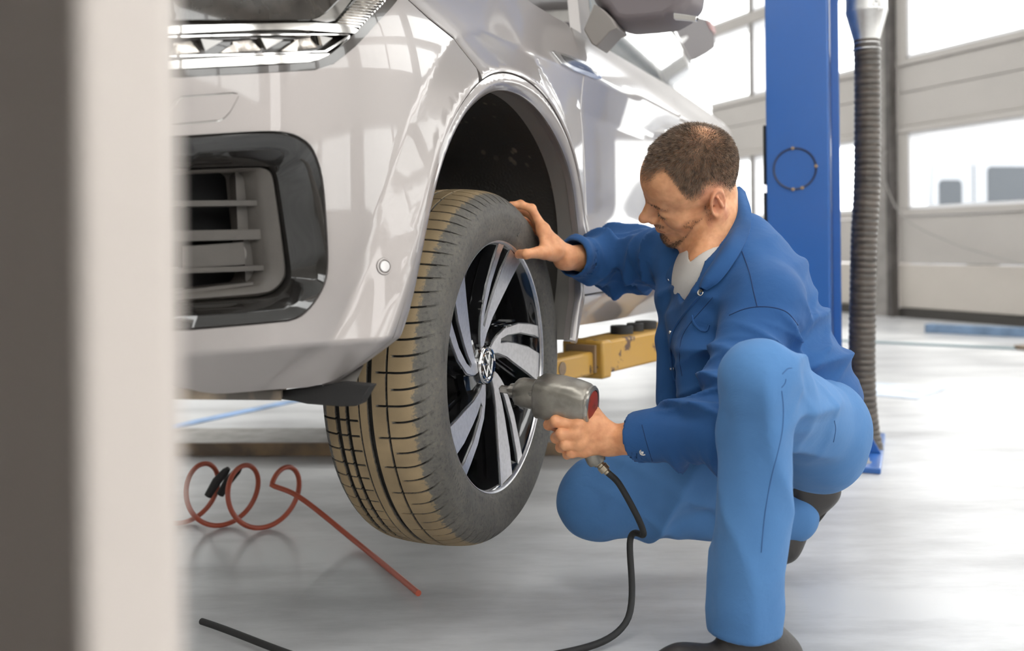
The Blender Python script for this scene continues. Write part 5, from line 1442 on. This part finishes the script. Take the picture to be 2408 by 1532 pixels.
def lash_amt(q):
    ya = np.abs(q[:, 1]); return np.clip(1.2-np.sqrt(((ya-.0335)/.015)**2+((q[:, 2]+.0045)/.0014)**2+((q[:, 0]-.090)/.010)**2), 0, 1)
strands('eyelashes', 1500000, lash_amt, lambda q, am: np.where(q[:, 1] > 0, .0055, .003), lambda q: np.stack([.8+0*q[:, 0], .3*np.sign(q[:, 1]), -.8+0*q[:, 0]], 1), M_hair, 9)
# ------------------------------------------------------------------ clothes
def fabric(name, base, dark, scale=5):
    m = bpy.data.materials.new(name); m.use_nodes = True; nt = m.node_tree; p = nt.nodes['Principled BSDF']
    p.inputs['Roughness'].default_value = .82; p.inputs['Specular IOR Level'].default_value = .25
    p.inputs['Sheen Weight'].default_value = .06; p.inputs['Sheen Roughness'].default_value = .5
    tc = nt.nodes.new('ShaderNodeTexCoord'); nz = nt.nodes.new('ShaderNodeTexNoise'); nz.inputs['Scale'].default_value = scale; nz.inputs['Detail'].default_value = 8
    nt.links.new(tc.outputs['Object'], nz.inputs['Vector'])
    rp = nt.nodes.new('ShaderNodeValToRGB'); rp.color_ramp.elements[0].position = .3; rp.color_ramp.elements[0].color = (*dark, 1); rp.color_ramp.elements[1].position = .68; rp.color_ramp.elements[1].color = (*base, 1)
    nt.links.new(nz.outputs['Fac'], rp.inputs['Fac']); nt.links.new(rp.outputs['Color'], p.inputs['Base Color'])
    wv = nt.nodes.new('ShaderNodeTexWave'); wv.inputs['Scale'].default_value = 260; wv.inputs['Distortion'].default_value = 2.0; wv.bands_direction = 'DIAGONAL'
    nt.links.new(tc.outputs['Object'], wv.inputs['Vector'])
    n3 = nt.nodes.new('ShaderNodeTexNoise'); n3.inputs['Scale'].default_value = 34; n3.inputs['Detail'].default_value = 5; nt.links.new(tc.outputs['Object'], n3.inputs['Vector'])
    b1 = nt.nodes.new('ShaderNodeBump'); b1.inputs['Strength'].default_value = .10; b1.inputs['Distance'].default_value = .0008; nt.links.new(wv.outputs['Fac'], b1.inputs['Height'])
    b2 = nt.nodes.new('ShaderNodeBump'); b2.inputs['Strength'].default_value = .30; b2.inputs['Distance'].default_value = .006; nt.links.new(n3.outputs['Fac'], b2.inputs['Height'])
    nt.links.new(b1.outputs['Normal'], b2.inputs['Normal']); nt.links.new(b2.outputs['Normal'], p.inputs['Normal'])
    return m
M_jacket = fabric('jacket_blue', (.030,.108,.290), (.023,.084,.235))
M_trou = fabric('trouser_blue', (.085,.215,.450), (.068,.180,.390))
M_shirt = fabric('shirt_white', (.78,.75,.71), (.72,.69,.65))
M_seam = mat('seam_dark', (.012,.038,.12), .9)
M_snap = mat('snap_metal', (.66,.64,.60), .25, metal=1.0)

def poly_prism(p, pts, g):
    """signed distance to an endless prism through the 3d polygon pts along g"""
    g = np.asarray(g, float); g /= np.linalg.norm(g); e1 = np.cross(g, [0,0,1.0]); e1 /= np.linalg.norm(e1); e2 = np.cross(e1, g)
    L = [(float(q@e1), float(q@e2)) for q in pts]; x = p@e1.astype(np.float32); y = p@e2.astype(np.float32)
    d = seg_dist(x, y, L+[L[0]]); return np.where(in_poly(x, y, L), -d, d).astype(np.float32)
def folds(p, a, b, k, amp, ph=0.0, tw=1.4, rad=.10):
    a = np.asarray(a, np.float32); b = np.asarray(b, np.float32); ba = b-a; L = np.linalg.norm(ba); ax = ba/L
    pa = p-a; s = pa@ax; q = pa-s[:, None]*ax; e1 = np.cross(ax, [0,0,1]); e1 = (e1/np.linalg.norm(e1)).astype(np.float32); e2 = np.cross(ax, e1).astype(np.float32)
    an = np.arctan2(q@e2, q@e1); r = np.sqrt((q**2).sum(1))
    w = np.exp(-np.maximum(0, r-rad)**2/.0006)*np.clip((s+.05)/.06, 0, 1)*np.clip((L+.03-s)/.05, 0, 1)
    m = np.clip(.55+.75*wob(p, 13, int(ph*5) % 20), 0, 1)
    f = np.sqrt(np.sin(.5*(s*k+tw*an+ph+1.7*wob(p, 11, int(ph*3) % 20)))**2+.012)
    g = np.sqrt(np.sin(.5*(s*k*1.9-tw*an+ph*2+2.0*wob(p, 15, int(ph*7) % 20)))**2+.03)
    return -3.6*amp*w*m*(1.6*np.maximum(0, 1-f)**1.8+.6*np.maximum(0, 1-g)**2.5-.35)
g_ch = np.array([-.78,-.60,.10])                                    # the way the chest faces
CLc = WL_+(EL-WL_)*.235; CRc = WR_+(ER-WR_)*.10
VNECK = [at(x, y, Y) for x, y, Y in ((1598,596,2.03),(1612,566,2.04),(1700,556,1.99),(1706,582,1.955),(1662,660,1.935),(1640,684,1.935),(1603,712,1.96),(1594,700,1.98))]
SKINV = [at(x, y, Y) for x, y, Y in ((1621,614,1.96),(1600,560,2.0),(1690,530,1.98),(1694,574,1.95))]
def chest_shape(p):
    d = ell(p, at(1668, 645, 2.03), (.066,.112,.076))
    d = smin(d, cap(p, at(1680, 690, 2.03), at(1735, 870, 2.0), .072, .09), .04)
    return smin(d, cap(p, at(1700, 625, 2.01), at(1775, 690, 1.93), .050, .045), .03)
def shirt_sdf(p):
    d = chest_shape(p)-.003+.0014*wob(p, 48, 2)
    return smax(d, -poly_prism(p, SKINV, g_ch), .004)
Vs, Fs_ = mesh_sdf(shirt_sdf, (.18, 1.80, .36), (.62, 2.20, .80), .0050)
shirt = np_mesh('t_shirt', Vs, Fs_, M_shirt, person); shirt['label'] = 'white v-neck t-shirt under the open jacket'

hem_n = (PV-CH)/np.linalg.norm(PV-CH); hem_p = at(1972, 985, 1.95)
def jacket_sdf(p):
    d = cap(p, at(1748, 700, 1.99), at(1812, 850, 1.965), .122, .120)
    d = smin(d, cap(p, at(1812, 850, 1.965), at(1892, 938, 1.955), .116, .104), .05)
    d = smin(d, cap(p, at(1748, 590, 2.03), at(1838, 690, 1.975), .070, .062), .05)
    d = smin(d, cap(p, at(1735, 590, 2.02), SL, .066, .072), .05)
    d = smin(d, cap(p, at(1660, 615, 2.09), SR, .068, .070), .05)
    d = smin(d, cap(p, at(1688, 690, 1.945), at(1645, 900, 1.945), .058, .050), .04)
    d = smin(d, cap(p, at(1645, 760, 2.03), at(1690, 905, 2.0), .070, .075), .04)
    d = smin(d, cap(p, at(1592, 660, 2.115), at(1574, 800, 2.09), .034, .027), .03)
    d = smin(d, cap(p, at(1574, 800, 2.09), at(1572, 945, 2.06), .027, .026), .02)
    d = smin(d, cap(p, at(1612, 612, 2.125), at(1586, 700, 2.105), .036, .034), .03)
    d = smin(d, cap(p, at(1880, 905, 1.95), at(1955, 935, 1.95), .082, .050), .03)
    d += .0036*wob(p, 24, 4)+.0012*wob(p, 75, 9)
    d += folds(p, at(1640, 620, 1.93), at(1760, 900, 1.88), 60, .0060, 1.0, rad=.16)
    d += folds(p, at(1800, 640, 1.93), at(1930, 930, 1.93), 60, .0042, 2.2, tw=2.0, rad=.13)
    # sleeves
    l = smin(cap(p, SL, EL, .071, .060), cap(p, EL, CLc-(EL-CLc)*.02, .060, .047), .03)
    l += folds(p, SL, EL, 95, .0095, .4, 2)+folds(p, EL, CLc, 80, .0075, 2.5, 1)+.0018*wob(p, 60, 14)
    r = smin(cap(p, SR, ER, .070, .064), cap(p, ER, CRc-(ER-CRc)*.02, .062, .0445), .03)
    r += folds(p, SR, ER, 85, .0100, 3.3, 2)+folds(p, ER, CRc, 75, .0085, 1.2, 1)+.0018*wob(p, 60, 17)
    # open cuffs
    for nm, w_, e_, c_, ri in (('l', WL_, EL, CLc, .040), ('r', WR_, ER, CRc, .038)):
        ax = (c_-e_)/np.linalg.norm(c_-e_); s = (p-c_.astype(np.float32))@ax.astype(np.float32)
        hol = smax(cap(p, c_+ax*.03, e_, ri, ri*1.15), -(s+.045), .004)
        if nm == 'l': l = smax(smax(l, s, .003), -hol, .003)
        else: r = smax(smax(r, s, .003), -hol, .003)
    d = smin(d, l, .022); d = smin(d, r, .022)
    d = smax(d, (p-hem_p.astype(np.float32))@hem_n.astype(np.float32), .006)
    d = smax(d, -cap(p, NK0, at(1672, 600, 2.0), .062, .062), .008)
    d = smax(d, -np.maximum(poly_prism(p, VNECK, g_ch), -(cap(p, at(1560, 640, 1.90), at(1690, 640, 1.86), .19))*0-9), .006)
    return d
Vj, Fj = mesh_sdf(jacket_sdf, (.05, 1.66, .28), (.76, 2.50, .92), .0046)
jacket = np_mesh('jacket', Vj, Fj, M_jacket, person); jacket['label'] = 'open blue work jacket with metal snaps'
bj = bvh_of(jacket)
def surf_line(bvh, pxs, lift, n=8, need=True):
    out = []
    for x, y in spline(pxs, n):
        h, nn = cast(bvh, x, y)
        if h is None: continue
        if out and np.linalg.norm(h-out[-1]) > .06: continue
        out.append(h+nn*lift)
    return out
def seam(pxs, m, rad, name, parent, bvh, lift=.0002):
    L = surf_line(bvh, pxs, lift)
    if len(L) > 3:
        L = [np.array(q) for q in L]
        for _ in range(2): L = [L[0]]+[(L[i-1]+2*L[i]+L[i+1])/4 for i in range(1, len(L)-1)]+[L[-1]]
        return MB().tube(L, rad, 6).build(name, m, parent, smooth=True)
seam([(1745,592),(1762,640),(1773,690),(1781,722)], M_seam, .0011, 'seam', jacket, bj)
seam([(1715,742),(1748,728),(1781,722),(1820,724),(1852,736),(1876,765)], M_seam, .0011, 'seam', jacket, bj)
seam([(1628,742),(1633,760),(1648,776),(1662,778),(1668,764)], M_jacket, .0024, 'pocket_edge', jacket, bj, .001)
seam([(1652,690),(1624,722),(1596,757),(1580,790),(1577,840),(1584,885),(1602,930),(1622,962)], M_jacket, .0030, 'placket_edge', jacket, bj, .001)
seam([(1676,700),(1648,732),(1618,768),(1602,800),(1598,845),(1604,885)], M_seam, .0007, 'placket_stitch', jacket, bj)
seam([(1900,912),(1930,942),(1966,962)], M_seam, .0010, 'hem_stitch', jacket, bj)
seam([(1510,1000),(1520,1040),(1534,1085)], M_seam, .0008, 'cuff_stitch', jacket, bj)
def snap(px, py, r, bvh, parent):
    h, nn = cast(bvh, px, py)
    if h is None: return
    MB().lathe(h+nn*.0012, nn, [(r,-.003),(r,.0012),(r*.85,.0020),(r*.62,.0016),(r*.55,.0004),(r*.30,.0004),(r*.28,.0016),(0,.0018)], 20).build('snap_button', M_snap, parent, smooth=True)
for x, y, r in ((1354,583,.0062), (1577,657,.0055), (1648,689,.0068), (1512,1063,.0068), (1579,868,.0045), (1538,1100,.0060), (1577,782,.0040)): snap(x, y, r, bj, jacket)

# collar: stand inside the neck, fold, and falling leaf
def loft(rows, name, m, parent, n=10, thick=.0034, front=None):
    if front:
        for i, gap in front.items():
            q = []
            for x, y, Y in rows[i]:
                h, nn = cast(bj, x, y); q.append((x, y, min(Y, h[1]-gap) if h is not None else Y))
            rows[i] = q
    R_ = [np.array(spline([at(*q) for q in r], n)) for r in rows]
    P = np.array(R_); k = P.shape[0]
    # smooth across the rows
    Q = np.array([spline(list(P[:, j]), 4) for j in range(P.shape[1])])
    v, f_ = grid_mesh(Q); o = MB().add(v, f_).build(name, m, parent, smooth=True, angle=180)
    sm = o.modifiers.new('thickness', 'SOLIDIFY'); sm.thickness = thick; sm.offset = 0
    return o
loft([[(1718,470,2.07),(1722,510,2.02),(1712,545,1.985),(1690,585,1.965),(1668,625,1.950),(1650,655,1.945),(1643,675,1.940)],
      [(1735,440,2.075),(1742,490,2.010),(1734,530,1.970),(1712,572,1.945),(1686,612,1.925),(1660,650,1.918),(1648,676,1.918)],
      [(1752,452,2.075),(1766,500,2.000),(1762,545,1.955),(1742,592,1.925),(1714,636,1.905),(1690,664,1.900),(1662,682,1.908)]], 'collar', M_jacket, jacket, front={1: .016, 2: .005})
loft([[(1720,469,2.074),(1700,500,2.12),(1655,560,2.105),(1622,590,2.07),(1604,630,2.045),(1600,690,2.02)],
      [(1735,441,2.078),(1700,480,2.15),(1640,548,2.135),(1604,585,2.085),(1592,630,2.055),(1590,695,2.03)],
      [(1750,453,2.080),(1722,495,2.17),(1632,570,2.155),(1582,592,2.115),(1564,640,2.095),(1572,690,2.07)]], 'collar_leaf', M_jacket, jacket)

# trousers
def trouser_sdf(p):
    d = cap(p, HL_, HR_, .098, .098)
    d = smin(d, cap(p, PV, at(1870, 940, 1.96), .090, .060), .04)
    d = smin(d, ell(p, at(1922, 1060, 1.96), (.078,.125,.078)), .04)
    a = smin(cap(p, HL_, KL, .087, .056), cap(p, KL, AL+np.array([0,0,-.005]), .0570, .061), .020)
    a = smin(a, ell(p, KL+np.array([-.004,-.006,.002]), (.058,.056,.058)), .02)
    a += folds(p, KL, AL, 16, .0034, .8, 3)+folds(p, HL_, KL, 22, .0040, 1.7, 4, .12)
    b = smin(cap(p, HR_, KR, .095, .082), cap(p, KR, AR, .072, .058), .03)
    b += folds(p, HR_, KR, 30, .0045, 2.9, 3, .12)
    d = smin(d, a, .018); d = smin(d, b, .025)
    d += .0030*wob(p, 32, 6)+.0011*wob(p, 85, 1)
    # leg ends
    d = smax(d, -(p[:, 2]-.085)-np.where(p[:, 1] > 1.85, .2, 0).astype(np.float32), .004)
    return d
Vt, Ft = mesh_sdf(trouser_sdf, (.0, 1.38, .03), (.80, 2.36, .70), .0050)
trousers = np_mesh('trousers', Vt, Ft, M_trou, person); trousers['label'] = 'lighter blue work trousers'
btr = bvh_of(trousers)
M_seam2 = mat('seam_trouser', (.040,.110,.260), .9)
seam([(1838,920),(1842,960),(1840,1010),(1830,1060),(1815,1120),(1800,1200),(1790,1300)], M_seam2, .0008, 'side_seam', trousers, btr)
seam([(1962,990),(1965,1010),(1960,1040)], M_seam2, .0008, 'pocket_slit', trousers, btr)
seam([(1840,880),(1852,868),(1862,866)], M_seam2, .0008, 'pocket_stitch', trousers, btr)
seam([(1838,912),(1846,902),(1848,892)], M_seam2, .0008, 'pocket_stitch', trousers, btr)
# shoes
M_shoe = mat('shoe_leather', (.030,.026,.024), .45, bump=.2, bscale=90)
M_sole = mat('shoe_sole', (.018,.017,.016), .8)
def shoe(heel, ball, toe, ankle, flat):
    def upper(p):
        d = smin(cap(p, heel+UP*.035, ball+UP*.030, .036, .040), cap(p, ball+UP*.028, toe+UP*.024, .040, .030), .03)
        d = smin(d, cap(p, heel+UP*.04, ankle+UP*.03, .040, .045), .03)
        return smax(d, -(p[:, 2]-.012), .004) if flat else d
    c = (heel+toe)/2; lo_ = np.minimum.reduce([heel, toe, ankle])-.09; hi_ = np.maximum.reduce([heel, toe, ankle])+.11; lo_[2] = max(lo_[2], -.02)
    V_, F_ = mesh_sdf(upper, lo_, hi_, .005)
    s = np_mesh('shoe', V_, F_, M_shoe, person); s['label'] = 'dark leather work shoe'
    ax = toe-heel; L_ = np.linalg.norm(ax); ax /= L_; sd_ = np.cross(UP, ax); sd_ /= np.linalg.norm(sd_); nn = np.cross(ax, sd_)
    out = []
    for i in range(28):
        a = 2*math.pi*i/28; x = math.cos(a); w = .040+.008*x
        out.append((heel+toe)/2+ax*(x*(L_/2+.035))+sd_*(math.sin(a)*w)-nn*(.0 if flat else .012))
    if flat:
        out = [np.array([q[0], q[1], .002]) for q in out]
    MB().prism(out, nn*.016).build('sole', M_sole, s, bevel=.003)
dl_ = np.array([-.97,-.22,0])
shoe(AL*np.array([1,1,0])-dl_*.055, AL*np.array([1,1,0])+dl_*.11, AL*np.array([1,1,0])+dl_*.175, AL*np.array([1,1,0])+UP*.07, True)
shoe(np.array([.665,2.17,.150]), np.array([.575,2.16,.045]), np.array([.525,2.155,.022]), np.array([.62,2.165,.165]), False)
